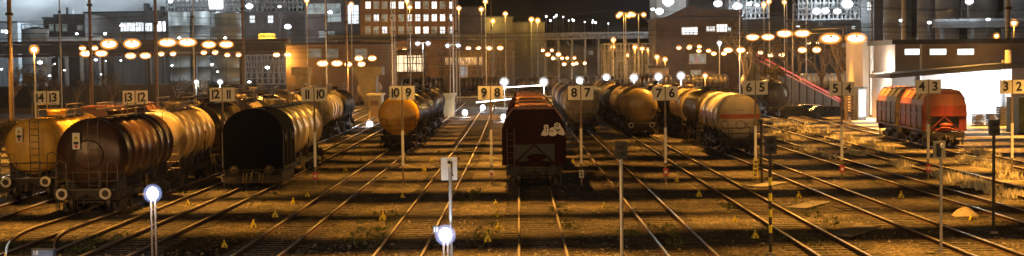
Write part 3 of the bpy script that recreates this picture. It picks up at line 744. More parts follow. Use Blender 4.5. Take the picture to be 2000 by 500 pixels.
for i,(xa,ya,xb,yb) in enumerate(pairs):
    Y=F*2.05/(xb-xa); Y=min(max(Y,120),330)
    pa=at(xa,ya,Y); pb=at(xb,yb,Y); c=(pa+pb)/2; hw=(pb.x-pa.x)/2
    z=zone(xa); cnt[z]=cnt.get(z,0)+1
    t=thing('lamp_pair',f'sodium lamp pair, {ORD[cnt[z]-1]} from the left in the {z} of the picture','lamp pair',(c.x,Y,0),0,'sodium lamp pairs hanging over the tracks')
    m=MB(); m.bar((-hw,0,c.z+.22),(hw,0,c.z+.22),.05); m.cyl((0,0,c.z+.22),(0,0,c.z+.9),.03,n=5); m.build('crossarm',M_mast,t)
    k_=min(1.1,(xb-xa)/28)*random.uniform(.8,1.1)
    for sx in (-1,1):
        m=MB(); m.lathe([(.05,.30),(.3,.2),(.42,.1),(.42,.08)],(sx*hw,0,c.z),'Z',n=14); h_=m.build('lamp_head',M_dark,t)
        m=MB(); m.ball((sx*hw,0,c.z),.40,sc=(1.6*k_/1.0,1,.70)); m.build('bulb',E_bulb,h_)
        m=MB(); m.ball((sx*hw,0,c.z),.72,n=16,sc=(1.25*k_,1,.72)); m.build('halo_glow',G_sod,h_)  # orange halo of the lamp, emitted by the ball itself
    light('POINT',(c.x,Y,c.z-.9),SODIUM,1500*(Y/150),.25)
    # span wire
    m=MB(); m.cyl((-16,0,c.z+1.1),(0,0,c.z+.9),.022,n=4); m.cyl((16,0,c.z+1.1),(0,0,c.z+.9),.022,n=4); m.build('span_wire',M_wire,t)
# single lamps on the left and far right
def post_lamp(px,py,Y,label,heads=1,e=E_bulb,col=SODIUM,power=900,r=.3,pole=M_mast_l,base_z=0,grp='lamp posts'):
    p=at(px,py,Y); t=thing('street_lamp',label,'lamp post',(p.x,Y,0),0,grp)
    sc_=max(1,Y/260)
    m=MB(); m.cyl((0,0,base_z),(0,0,p.z+.1),.11*sc_,.07*sc_,n=8); m.build('pole',pole,t)
    xs=[0] if heads==1 else [-.95*sc_,.95*sc_]
    if heads==2:
        m=MB(); m.bar((-1*sc_,0,p.z+.15),(1*sc_,0,p.z+.15),.07); m.build('arm',pole,t)
    for x in xs:
        m=MB(); m.box(x-.42,x+.42,-.2,.2,p.z+.22,p.z+.4); h_=m.build('lamp_head',M_dark,t)
        m=MB(); m.ball((x,-.05,p.z),r*sc_*.95,sc=(1.1,1,.75)); m.build('bulb',e,h_)
        m=MB(); m.ball((x,-.05,p.z),r*sc_*1.9,n=16); m.build('halo_glow',G_sod if col==SODIUM else G_cool_far,h_)  # halo ball that glows by itself around the bulb
    if power: light('POINT',(p.x,Y-.6,p.z-.5*sc_),col,power,.2)
    return t
post_lamp(67,97,150,'single sodium lamp on an arm at the far left above the bushes')
pl=[(599,1,260,1),(686,8,260,1),(800,14,260,1),(896,16,250,1),(948,3,280,1),(987,27,290,1),(795,2,300,1),(940,18,300,1),(1218,31,300,2),(1222,27,320,2),(1247,29,310,2),(1240,92,330,1),(1254,95,340,1),(1266,98,350,1),(1283,111,330,1),(1299,116,320,1),(1225,108,350,1),(1198,78,340,1),(1197,92,345,1),(1946,70,220,1),(1980,45,180,1),(1377,148,240,1),(1492,9,330,1),(1502,3,340,1),(1532,4,300,1),(1038,38,420,1),(962,41,410,1),(1050,40,410,1),(1686,120,200,1)]
pl.sort(key=lambda v:(v[0],v[1]))
for i,(px,py,Y,hd) in enumerate(pl):
    post_lamp(px,py,Y,f'orange street lamp on a slim pole, {ORD2(i)} lamp post from the left',hd,E_bulb2,SODIUM,330 if i%2==0 else 200,.30)
for i,(px,py,Y) in enumerate([(826,85,260),(885,89,270),(383,160,230),(430,160,225),(1405,84,300)]):
    post_lamp(px,py,Y,['cool white lamp post left of the amber tank train','cool white lamp post right of the office block','cool white lamp post above the distant tanks near the board 12','cool white lamp post left of the 12 and 11 boards','cool white lamp by the dark brick building'][i],2 if i<2 else 1,E_cool,COOL,500,.3,grp='cool white lamp posts')

# ------------------------------------------------------------------ tall masts
masts=[(20,150,.26,1),(118,170,.10,0),(177,175,.23,1),(305,185,.23,1),(378,190,.12,0),(475,190,.2,1),(637,230,.12,0),(677,220,.22,1),(766,230,.12,0),(771,240,.1,0),(878,215,.13,1),(885,225,.12,0),(891,240,.12,0),(960,260,.1,1),(1445,230,.09,0),(1503,200,.08,0),(1537,240,.10,0),(1549,190,.09,0),(1575,230,.12,0),(1703,170,.12,1),(1765,180,.3,0),(1968,165,.3,0)]
for i,(px,Y,r,dk) in enumerate(masts):
    p=at(px,100,Y)
    t=thing('catenary_mast',f'{"thick brown" if dk and r>.15 else "slim dark" if dk else "thick pale" if r>.15 else "slim pale"} mast rising out of the picture, {ORD2(i)} mast from the left','mast',(p.x,Y,0),0,'tall masts over the yard')
    m=MB(); m.cyl((0,0,0),(0,0,19),r,r*.75,n=12); m.build('pole',M_mast if dk else M_mast_l,t)
    m=MB(); m.box(-r-.12,r+.12,-r-.12,r+.12,0,.35); m.build('base',M_concrete,t)
    m=MB(); zz=12+(i%3); m.bar((0,0,zz),(0,0,zz+.3),r*2.4); m.build('collar',M_dark,t)
# horizontal catenary wires
for i,(Y,z,sag) in enumerate([(150,9.8,.3),(158,9.5,.2),(172,10.6,.5),(186,9.7,.3),(200,10.4,.4),(215,12,.6),(230,9.2,.3),(165,12.5,.7),(190,13.6,.8),(240,14.5,.9)]):
    W=Y*.42; m=MB()
    npt=24; pts=[(-W+2*W*k/npt,0,z-sag*(1-(2*((k*5/npt)%1)-1)**2)) for k in range(npt+1)]
    m.tube(pts,.03 if z<12 else .025,4)
    o=m.build('span_wire',M_wire); o.location=(0,Y,0); tag(o,f'dark wire strung across the whole yard above the lamps, {ORD[i]} one up from the lamps','wire','wires across the yard')
# ------------------------------------------------------------------ background town and works
def rect(x0,y0,x1,y1,Y):
    a=at(x0,y1,Y); b_=at(x1,y0,Y); return a.x,b_.x,a.z,b_.z
def bbox(m,x0,y0,x1,y1,Y,D,mi=0,down=False):
    X0,X1,Z0,Z1=rect(x0,y0,x1,y1,Y)
    if down: Z0=0
    m.box(X0,X1,Y,Y+D,Z0,Z1,mi); return X0,X1,Z0,Z1
def building(name,label,cat,wall,M_wall,wins=(),Y=400,D=25,group=None):
    x0,y0,x1,y1=wall; a=at((x0+x1)/2,y1,Y)
    t=thing(name,label,cat,(0,0,0),0,group)
    m=MB(); bbox(m,x0,y0,x1,y1,Y,D,0,True); m.build('wall',M_wall,t)
    X0,X1,Z0,Z1=rect(x0,y0,x1,y1,Y)
    m=MB(); m.box(X0-.3,X1+.3,Y-.3,Y+D+.3,Z1,Z1+.4); m.build('roof',M_roof,t)
    for wn in wins:
        wx0,wy0,wx1,wy1=wn[:4]; e=wn[4] if len(wn)>4 else E_win
        q0,q1,w0,w1=rect(wx0,wy0,wx1,wy1,Y-.06)
        m=MB(); f=.15
        m.box(q0-f,q1+f,Y-.14,Y-.004,w1,w1+f); m.box(q0-f,q1+f,Y-.14,Y-.004,w0-f,w0); m.box(q0-f,q0,Y-.14,Y-.004,w0,w1); m.box(q1,q1+f,Y-.14,Y-.004,w0,w1)
        nx=wn[5] if len(wn)>5 else 2; ny=wn[6] if len(wn)>6 else 1
        for k in range(1,nx): xx=q0+(q1-q0)*k/nx; m.box(xx-.06,xx+.06,Y-.12,Y-.05,w0,w1)
        for k in range(1,ny+1): zz=w0+(w1-w0)*k/(ny+1); m.box(q0,q1,Y-.115,Y-.052,zz-.05,zz+.05)
        fr=m.build('window',M_frame,t)
        m=MB(); m.add([(q0,Y-.03,w0),(q1,Y-.03,w0),(q1,Y-.03,w1),(q0,Y-.03,w1)],[(0,1,2,3)]); m.build('pane',e,fr)
    return t
M_frame=mat('window_frame',(.35,.34,.32),.6,0,.1,3)
M_office=mat('office_facade',(.13,.085,.075),.8,0,.2,.5)
M_brown=mat('brown_render',(.26,.18,.12),.85,0,.2,.25,streak=True)
M_ware=mat('warehouse_wall',(.30,.25,.22),.8,0,.2,.3)
def silo(label,x0,y0,x1,Y,m_=M_silo,lid=True,name='silo'):
    a=at(x0,y0,Y); b_=at(x1,y0,Y); r=(b_.x-a.x)/2; c=((a.x+b_.x)/2,Y+r,0)
    t=thing(name,label,'silo',c,0,'silos of the works')
    m=MB(); n_=6; pf=[(r,0)]
    for k in range(1,n_): z=a.z*k/n_; pf+=[(r,z-.1),(r+.12,z-.08),(r+.12,z+.08),(r,z+.1)]
    pf+=[(r,a.z)]; m.lathe(pf,(0,0,0),'Z',n=36); m.build('shell',m_,t)
    m=MB(); m.lathe([(r+.1,a.z),(r*.6,a.z+r*.12),(.01,a.z+r*.2)],(0,0,0),'Z',n=36); m.build('lid',M_dark,t)
    m=MB()
    for k in range(12):
        an=2*math.pi*k/12; m.bar((r*math.cos(an),r*math.sin(an),a.z),(r*math.cos(an),r*math.sin(an),a.z+1.1),.08)
    m.lathe([(r,a.z+1.05),(r+.06,a.z+1.1),(r,a.z+1.15)],(0,0,0),'Z',n=24); m.build('railing',M_dark,t)
    return t
def flood(px,py,Y,r,power,label,col=COOL,e=E_cool):
    p=at(px,py,Y); r*=.42; power*=.65; t=thing('floodlight',label,'floodlight',(p.x,Y,0),0,'floodlights of the works')
    m=MB(); m.cyl((0,.7,0),(0,.7,p.z),.06,n=6); m.build('pole',M_black,t); m=MB(); m.box(-r,r,.25,.72,p.z-r*.6,p.z+r*.6); m.build('housing',M_black,t)
    m=MB(); m.ball((0,0,p.z),r,sc=(1.5,.4,.8)); m.build('lens',e,t)
    m=MB(); m.ball((0,0,p.z),r*1.6,n=16); m.build('halo_glow',G_cool_far,t)  # emissive ball for the floodlight's glare
    light('POINT',(p.x,Y-1.2,p.z),col,power,.4)
# left works
building('works_shed','pale lit industrial hall at the far left edge','building',(-20,44,34,100),M_clad,[(2,58,12,64),(18,55,22,60)],Y=430)
silo('squat dark silo left of the stepped dark building',34,57,86,330)
t=building('dark_works_building','dark stepped works building with a faint window row','building',(86,36,165,100),M_dark,[(97,48,104,60,E_dim,1,2),(110,48,117,60,E_dim,1,2),(123,48,130,60,E_dim,1,2),(152,50,160,58,E_dim,2,1)],Y=350)
m=MB(); bbox(m,104,27,166,36.2,350,20); m.build('upper_block',M_dark,t); m=MB(); X0,X1,Z0,Z1=rect(124,14,126,30,350); m.box(X0,X1,352,353,Z0,Z1); m.build('chimney',M_dark,t)
building('grey_works_hall','long grey works hall with a bright window strip','building',(166,24,322,100),M_clad,[(236,44,263,61,E_win,5,1),(265,43,297,61,E_win,6,1),(299,43,302,61),(306,42,323,61,E_bright,1,0)],Y=380)
t=thing('roof_plant','black pipes and ducts on the roof of the long grey hall','roof plant')
m=MB()
for (x0,y0,x1,y1) in ((281,6,287,38),(287,14,292,38),(296,22,310,38),(313,12,317,30),(281,20,325,24),(330,8,333,30)): bbox(m,x0,y0,x1,y1,372,3)
X0,X1,Z0,Z1=rect(277,24,300,44,371.5); m.box(X0,X1,371.5,376,Z0,Z1); m.build('pipes',M_dark,t)
for x in (282,300,316,332):
    q=at(x,30,374); m=MB(); m.bar((q.x,374,0),(q.x,374,q.z),.3); m.build('support',M_dark,t)
t=thing('parapet_wall','pale low parapet below the dark stepped works building','wall'); m=MB(); bbox(m,92,71,200,86,325,1.5,0,False); m.build('panel',M_concrete,t)
for x in (96,130,160,196): q=at(x,80,326); m=MB(); m.box(q.x-.3,q.x+.3,325.2,326.3,0,q.z); m.build('support',M_concrete,t)
silo('big pale cylindrical tank left of its twin behind the lamps',324,23,366,360); silo('big pale cylindrical tank beside the bright opening',366,22,405,362); silo('broad pale cylindrical tank under the white lit platform',405,26,467,350)
# elevated dark conveyor bridge
t=thing('conveyor_bridge','long dark elevated conveyor bridge behind the sodium lamps','conveyor bridge')
m=MB(); bbox(m,-30,82,560,106,290,4); m.build('deck',M_dark,t)
m=MB(); bbox(m,-30,80.5,560,82,289.5,5); bbox(m,-30,106,560,107.5,289.5,5); m.build('edge_beam',M_rust,t)
for x in range(20,560,90):
    q=at(x,106,291); m=MB(); m.box(q.x-.3,q.x+.3,291,292,0,q.z); m.build('pillar',M_dark,t)
t=thing('boundary_wall','long dark boundary wall behind the tank wagons on the left','wall'); m=MB(); bbox(m,-60,164,500,205,250,.6,0,True); m.build('panel',M_dark,t)
m=MB(); X0,X1,Z0,Z1=rect(-60,164,500,205,250)
for k in range(40): x=X0+(X1-X0)*k/39; m.box(x-.15,x+.15,249.8,250,0,Z1+.1)
m.build('pilaster',M_dark,t)
# lit yard beyond the conveyor
for i,(px,py,r,pw) in enumerate(sorted([(78,122,.8,1600),(108,125,.4,500),(126,137,.35,300),(97,148,.4,500),(187,117,.5,800),(205,119,.4,500),(198,145,.35,400),(236,118,.3,300),(336,128,.35,300),(414,126,.4,500),(425,140,.3,200),(3,135,.4,400),(562,52,1.3,5000),(487,12,1.4,5000),(522,132,.7,1500),(487,160,.5,500),(570,157,.5,600),(583,160,.4,300),(333,3,.8,2500),(420,4,1.2,4000),(546,13,.6,800),(1402,7,1.6,6000),(1440,12,1.8,8000),(1463,8,1.0,3000),(1478,10,.8,2000),(1595,22,1.6,6000),(1612,21,1.5,5000),(1635,22,1.4,4000),(1655,8,2.2,9000),(1305,3,2.2,9000),(1288,22,1.6,5000),(1893,3,1.2,4000),(1700,18,.6,1500),(1275,18,.7,1200),(13,62,.8,2500),(238,50,.8,4000),(645,24,.9,1500),(1760,40,.6,2500),(1815,44,.6,2500),(1930,38,.6,2500),(150,66,.5,1500),(350,74,.5,1500),(440,74,.5,1500),(205,66,.6,2500)])):  # includes extra floods added to brighten the silos and works walls
    Y=300 if py>100 else (276 if px>1750 else 320 if (px<460 and py>60) else 360)
    flood(px,py,Y,r,pw,f'cool white floodlight glaring among the works, {ORD2(i)} from the left')
# centre works
def lattice(m,x0,y0,x1,y1,Y,nx,ny,th=.18,D=4):
    X0,X1,Z0,Z1=rect(x0,y0,x1,y1,Y)
    for yy in (Y,Y+D):
        for k in range(nx+1): x=X0+(X1-X0)*k/nx; m.box(x-th/2,x+th/2,yy-th/2,yy+th/2,Z0,Z1)
        for j in range(ny+1): z=Z0+(Z1-Z0)*j/ny; m.box(X0,X1,yy-th/2+.01,yy+th/2-.01,z-th/2,z+th/2)
        for k in range(nx):
            a=(X0+(X1-X0)*k/nx,yy,Z0 if k%2 else Z1); b_=(X0+(X1-X0)*(k+1)/nx,yy,Z1 if k%2 else Z0); m.bar(a,b_,th*.7)
M_latt=mat('steel_lattice',(.22,.22,.22),.5,.3,.3,1)
t=building('brick_works','dark brick works with two small lit windows','building',(468,24,596,100),M_brick,[(488,31,497,44,E_win,2,1),(524,31,533,44,E_win,2,1)],Y=370,D=12)
t=thing('process_plant','tangle of pale steel pipes and platforms on top of the brick works','process plant')
m=MB(); lattice(m,470,-6,590,24,372,14,3,.22,6)
for x0,y0,x1,y1 in ((500,-5,506,24),(515,-5,519,20),(540,5,560,24),(476,10,500,16)): bbox(m,x0,y0,x1,y1,374,2)
m.build('steel_frame',M_latt,t)
t=thing('process_plant','pale steel process frame above the pair of cylindrical tanks','process plant'); m=MB(); lattice(m,325,-6,470,22,371,16,3,.22,6); m.build('steel_frame',M_latt,t)
m=MB(); bbox(m,408,-5,434,18,369,1); m.build('lit_cabin',E_bright,t)
t=thing('work_platform','yellow lit steel platform in front of the brick works','platform'); m=MB(); bbox(m,504,75,540,79,330,3); m.build('deck',M_yellow,t); m=MB(); lattice(m,506,66,534,75,330,4,1,.2,2); m.build('railing',M_yellow,t)
for x in (507,537): q=at(x,78,331); m=MB(); m.box(q.x-.2,q.x+.2,331,331.4,0,q.z); m.build('leg',M_dark,t); p=at(519,70,329); light('POINT',(p.x,326,p.z),(1,.75,.3),1500,.3)
t=thing('pipe_rack','dark steel pipe rack left of the concrete loading building','pipe rack'); m=MB(); lattice(m,470,84,600,165,312,12,7,.2,6); m.build('steel_frame',M_latt,t)
building('glass_works','works building with lit glass front left of the office block','building',(596,-5,712,95),M_brick,[(600,8,633,26,E_dim,3,2),(640,8,664,26,E_dim,2,2),(641,20,665,42,emat('pale_panel',(.7,.85,.9),.35),1,0),(680,10,700,46,E_win,2,2),(624,62,634,72,E_dim,2,1),(642,62,652,72,E_dim,2,1)],Y=365,D=14)
# loading building with concrete portal
t=building('loading_building','brown concrete loading building with three pale windows behind the lamp rows','building',(560,86,765,190),M_brown,[(604,96,626,112,emat('pale_window',(.85,.85,.75),.22,.6,1.5),4,1),(640,96,660,113,MATS['pale_window'],4,1),(694,96,716,113,MATS['pale_window'],4,1)],Y=262,D=12)
t=thing('concrete_portal','concrete portal with flared pillars above the tank wagons','concrete portal')
m=MB(); bbox(m,569,131,602,148,215,4); m.build('beam',M_concrete,t); m=MB(); bbox(m,690,130,746,147,215,4); m.build('beam',M_concrete,t)
for xa,xb,xc,xd in ((578,602,588,602),(696,736,712,734)):
    z0=0; q=at(xa,148,216); r=at(xb,148,216); e1=at(xc,200,216); e2=at(xd,200,216); m=MB(); m.prism([(e1.x,0),(e2.x,0),(e2.x,e2.z),(r.x,q.z),(q.x,q.z),(e1.x,e1.z)],215.5,218.5); m.build('pillar',M_concrete,t)
p=at(650,140,214); light('POINT',(p.x,206,5.5),SODIUM,600,.3)
light('POINT',(at(730,140,214).x,206,5),SODIUM,900,.3)
# office block
rngo=random.Random(11); wins=[]
bright={(0,0),(0,4),(0,6),(0,8),(1,8),(1,9),(1,10),(2,6),(2,7),(0,3),(0,10)}
for r_,yy in enumerate((3.5,28,52.5)):
    for c_ in range(11):
        x=714.5+c_*16.15
        wins.append((x,yy,x+9,yy+13,E_officeB if (r_,c_) in bright else None,2,1) if False else (x,yy,x+9,yy+13,(E_bright if (r_,c_) in bright else (E_win if rngo.random()<.35 else E_dim)),2,1))
building('office_block','dark brick office block with three rows of lit windows','building',(704,-14,890,78),M_office,wins,Y=345,D=16)
# pipe bridge
t=thing('pipe_bridge','steel truss pipe bridge under the office windows','pipe bridge'); m=MB(); lattice(m,640,66,1010,79,300,34,1,.22,3); m.build('truss',M_latt,t)
m=MB()
for k in range(3): bbox(m,640,69+3*k,1010,70.5+3*k,301,.6)
m.build('pipes',M_silo,t)
for i,x in enumerate(range(655,1010,58)): q=at(x,79,301); m=MB(); m.box(q.x-.2,q.x+.2,301,301.5,0,q.z); m.build('leg',M_latt,t)
building('concrete_works','plain concrete works wall right of the office block','building',(890,14,945,130),mat('grey_wall',(.17,.15,.13),.85,0,.15,.3),[],Y=385)
building('silo_block','tall grey silo block lit by a yellow lamp at its left top','building',(945,34,1001,150),mat('grey_block',(.13,.11,.09),.85,0,.2,.3,streak=True),[],Y=420)
building('silo_block','tall grey silo block with yellow lamp at its right top','building',(1001,45,1064,150),MATS['grey_block'],[],Y=422)
for px in (962,1050): p=at(px,42,415); light('POINT',(p.x,416,p.z),(1,.65,.15),2500,.3)
# lit station area behind
t=building('station_building','low station building with glaring warm open front','building',(742,100,832,160),M_brown,[(752,108,832,140,emat('warm_hall',(1,.72,.42),2.2,.6,.5),9,1)],Y=305,D=8)
t=building('station_building','low station building with warm windows behind the far tank row','building',(858,104,958,160),M_brick,[(870,112,945,126,emat('warm_hall2',(1,.62,.35),.9,.8,.6),12,1),(898,128,912,150,emat('blue_door',(.5,.7,.9),.3),1,0)],Y=308,D=8)
t=thing('station_canopy','grey canopy beams in front of the warm lit station','canopy'); m=MB(); bbox(m,828,128,955,131,296,2.5); m.build('beam',M_silo,t); m=MB(); bbox(m,790,112,960,114,297,2); m.build('beam',M_silo,t)
for x in (800,830,866,893,934,950): q=at(x,112,297); m=MB(); m.box(q.x-.15,q.x+.15,298,298.3,0,q.z); m.build('post',M_latt,t)
# yellow sheds
for i,(x0,x1) in enumerate(((720,744),(848,886))):
    q=rect(x0,184,x1,228,176); t=thing('storage_shed','pale yellow flat roofed shed '+('left of' if i==0 else 'right of')+' the amber tank train','shed')
    m=MB(); m.box(q[0],q[1],176,180,0,q[3]-.15)
    m.build('wall',mat('cream_wall',(.50,.42,.22),.7,0,.15,.6),t)
    m=MB(); m.box(q[0]-.2,q[1]+.2,175.7,180.3,q[3]-.15,q[3]+.1); m.build('roof',mat('cream_roof',(.55,.5,.3),.7,0,.1,1),t)
    m=MB(); m.box(q[0]+.3,q[0]+1.2,175.9,175.995,.05,2.1); m.build('door',M_brown,t)
    light('POINT',((q[0]+q[1])/2,172,6.5),SODIUM,250,.2)
# centre background: low buildings, hill with town lights
q=at(1000,60,1500)
m=MB(); R=random.Random(9)
for (x0,x1,h0,Y) in ((-700,700,36,1500),):
    pts=[]; N=60
    vs=[]; 
    for k in range(N+1):
        x=x0+(x1-x0)*k/N; h=h0+9*math.sin(k*.31)+5*math.sin(k*.83+1); vs+=[(x,Y,-1),(x,Y+260,h+6)]
    m.add(vs,[(2*k,2*k+2,2*k+3,2*k+1) for k in range(N)],0,True)
tag(m.build('hills',mat('night_hill',(.03,.035,.03),.9,0,.3,.01)),kind='structure')
for i,(px,py) in enumerate([(1067,32),(1082,34),(1087,29),(1086,31),(1100,33),(1118,38),(1120,40),(1142,43),(1157,44),(1163,44),(1158,40),(1111,40),(1075,40),(1188,46)]):
    p=at(px,py,1460); t=thing('town_light',f'tiny distant window light on the dark hill, {ORD[i]} from the left','distant light',(p.x,1460,0),0,'distant town lights on the hill')
    m=MB(); m.ball((0,0,p.z),.85 if i%3 else 1.2); m.build('lens',emat('town_glow',(.95,.97,1),4),t)
    m=MB(); m.cyl((0,1.3,0),(0,1.3,p.z),.5,n=6); m.build('pole',M_dark,t)
t=thing('pipe_rack','long low steel pipe rack in front of the dark hill','pipe rack'); m=MB(); lattice(m,1062,62,1300,76,370,26,2,.2,5); m.build('truss',M_latt,t)
m=MB(); 
for k in range(4): bbox(m,1062,64+3.6*k,1300,65.6+3.6*k,372,.7)
m.build('pipes',M_silo,t)
for x in range(1065,1300,26): q=at(x,76,373); m=MB(); m.box(q.x-.25,q.x+.25,373,373.5,0,q.z); m.build('leg',M_latt,t)
building('low_works','low grey works behind the pipe rack in the centre','building',(1066,90,1330,150),mat('low_wall',(.13,.11,.095),.85,0,.3,.2),[(1080,108,1090,116,E_dim,2,1),(1205,112,1216,120,E_dim,2,1),(1150,100,1158,106,E_dim,2,1)],Y=400)
building('pale_cabin','pale lit cabin behind the row of white yard lamps','building',(1268,132,1306,160),M_concrete,[],Y=290,D=5)
t=thing('steel_gantry','grid of steel catenary posts behind the centre lamps','gantry'); m=MB(); lattice(m,1180,84,1310,155,335,16,5,.16,10); m.build('frame',M_latt,t)
t=thing('steel_gantry','grid of steel posts beside the far tank row','gantry'); m=MB(); lattice(m,790,84,1000,150,285,18,5,.1,8); m.build('frame',M_mast,t)
light('POINT',(at(1060,130,230).x,228,7),SODIUM,1500,.3)
# dark brick building right centre with sloping conveyor roof
t=building('brick_factory','dark brick factory with sloping roofline and two lit window groups','building',(1282,36,1450,170),M_brick,[(1332,53,1362,63,E_bright,4,0),(1332,64.5,1362,67.5,E_win,4,0),(1380,52,1396,61,E_win,3,1),(1400,48,1420,62,E_bright,4,1),(1421,53,1428,61,E_win,1,0),(1347,106,1378,124,E_dim,3,2),(1358,112,1364,122,emat('pink_window',(.9,.2,.3),.5),1,0),(1350,138,1368,150,E_dim,3,0)],Y=330,D=18)
X0,X1,Z0,Z1=rect(1300,10,1450,36,330); x2=at(1352,8,330).x; x3=at(1368,14,330).x
m=MB(); m.prism([(X0,Z0+.4),(x2,Z1+.2),(x3,Z1-.8),(X1,Z1-1.0),(X1,Z0+.4)],330,346); m.build('sloping_upper_storey',M_brick,t)
building('lit_tower','concrete tower washed by cool floodlight at the top right of centre','building',(1283,-10,1340,120),mat('tower_concrete',(.42,.43,.42),.8,0,.25,.2),[],Y=372,D=18)
building('works_tower','grey works tower behind the brick factory','building',(1345,-10,1460,120),M_clad,[(1395,2,1410,12,E_bright,1,0)],Y=390,D=18)
t=thing('process_plant','steel frame with glaring lights at the top behind the bare trees','process plant'); m=MB(); lattice(m,1425,-6,1500,36,364,9,4,.25,6); m.build('steel_frame',M_latt,t); m=MB(); lattice(m,1560,-6,1695,38,364,16,4,.25,6); m.build('steel_frame',M_latt,t)
building('grey_works_hall','dim grey hall behind the bare trees','building',(1450,34,1700,160),mat('hall_dim',(.12,.11,.10),.85,0,.3,.2),[(1555,50,1562,54,E_win,1,0),(1664,51,1670,56,E_win,1,0),(1600,44,1606,50,E_dim,1,0)],Y=400,D=16)
building('black_tower','black tower block left of the big silos','building',(1707,-8,1733,110),M_dark,[(1694,4,1703,20,E_win,2,2)],Y=330,D=12)
silo('huge dark grey silo, leftmost of the upper right group',1733,-10,1788,318,M_clad); silo('dark blue grey silo, second of the upper right group',1797,-10,1832,300,M_clad); silo('dark silo with bright gap to its right, third of the upper right group',1834,-10,1880,295,M_clad); silo('greenish silo, fourth of the upper right group',1900,-10,1958,300); silo('dark silo at the right edge of the picture',1972,-10,2030,290,M_clad)
t=thing('process_plant','steel stair frame in the bright gap between the silos','process plant'); m=MB(); lattice(m,1880,-4,1900,40,305,3,6,.2,3); m.build('steel_frame',M_latt,t)
t=thing('dark_pipe_rack','dark pipe rack along the foot of the silos','pipe rack'); m=MB(); bbox(m,1830,41,2020,55,280,3); m.build('duct',M_dark,t); m=MB(); lattice(m,1830,36,2020,41,280,20,1,.12,2); m.build('railing',M_latt,t)
for x in (1840,1900,1960,2010): q=at(x,55,281); m=MB(); m.box(q.x-.3,q.x+.3,281,281.6,0,q.z); m.build('leg',M_dark,t)
# red tail-light trail on the ramp, built as glowing bars on added posts
t=thing('tail_light_trail','red tail-light trail running down the ramp behind the bare trees','light trail')
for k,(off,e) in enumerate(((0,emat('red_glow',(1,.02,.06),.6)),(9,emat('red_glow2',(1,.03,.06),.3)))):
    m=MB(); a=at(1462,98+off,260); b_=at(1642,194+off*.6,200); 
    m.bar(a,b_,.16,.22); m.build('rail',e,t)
for k in range(14):
    f=k/13; a=at(1462,103,260); b_=at(1642,198,200); q=a+(b_-a)*f; m=MB(); m.box(q.x-.1,q.x+.1,q.y+.1,q.y+.3,0,max(.3,q.z)); m.build('post',M_dark,t)
t=thing('ramp_wall','dark earth ramp wall under the red light trail','wall'); a=at(1462,106,261); b_=at(1642,200,201)
m=MB(); dd=(b_-a); m.add([(a.x,a.y+1,0),(b_.x,b_.y+1,0),(b_.x,b_.y+1,max(.2,b_.z)),(a.x,a.y+1,a.z),(a.x,a.y+5,0),(b_.x,b_.y+5,0),(b_.x,b_.y+5,max(.2,b_.z)),(a.x,a.y+5,a.z)],[(0,1,2,3),(5,4,7,6),(3,2,6,7),(0,3,7,4),(1,5,6,2)]); m.build('face',M_dark,t)
# white headlight trails of passing trains, built as glowing tubes on added posts
for i,(x0,y0,x1,y1,Y) in enumerate(((983,171,1066,166,240),(930,200,1000,193,200))):
    a=at(x0,y0,Y); b_=at(x1,y1,Y); t=thing('headlight_trail','long white headlight trail '+('above' if i==0 else 'left of')+' the dark red hopper train','strip light')
    m=MB(); m.cyl(a,b_,.08,n=8); m.build('tube',emat('trail_white',(1,.93,.85),6),t)
    for f in (.1,.5,.9): q=a+(b_-a)*f; m=MB(); m.box(q.x-.05,q.x+.05,q.y+.05,q.y+.13,0,q.z); m.build('post',M_dark,t)
# ------------------------------------------------------------------ warehouse right
t=thing('warehouse','brown warehouse with three bright windows and a glaring open loading bay','warehouse')
Yw=150
X0,X1,Z0,Z1=rect(1748,84,2010,140,Yw)
m=MB(); m.box(X0,X1+14,Yw,Yw+22,Z0,Z1); m.box(X0-.2,X0+5,Yw+.5,Yw+22,0,Z0); m.build('wall',M_ware,t)
m=MB(); m.box(X0-.4,X1+14.4,Yw-.4,Yw+22.4,Z1,Z1+.5); m.build('roof',M_roof,t)
for x0,x1 in ((1767,1796),(1816,1848),(1870,1902)):
    q=rect(x0,95.5,x1,107,Yw-.05); f=MB(); g_=.1
    f.box(q[0]-g_,q[1]+g_,Yw-.12,Yw-.004,q[3],q[3]+g_); f.box(q[0]-g_,q[1]+g_,Yw-.12,Yw-.004,q[2]-g_,q[2]); f.box(q[0]-g_,q[0],Yw-.12,Yw-.004,q[2],q[3]); f.box(q[1],q[1]+g_,Yw-.12,Yw-.004,q[2],q[3])
    fr=f.build('window',M_frame,t); m=MB(); m.add([(q[0],Yw-.03,q[2]),(q[1],Yw-.03,q[2]),(q[1],Yw-.03,q[3]),(q[0],Yw-.03,q[3])],[(0,1,2,3)]); m.build('pane',E_bright,fr)
a=at(1738,153,Yw-8); b_=at(1976,134,Yw-8)
m=MB(); m.prism([(a.x,a.z),(b_.x,b_.z),(b_.x+12,b_.z+.6),(b_.x+12,b_.z+1.1),(b_.x,b_.z+.5),(a.x,a.z+.4)],Yw-8,Yw-.2); m.build('canopy',M_roof,t)
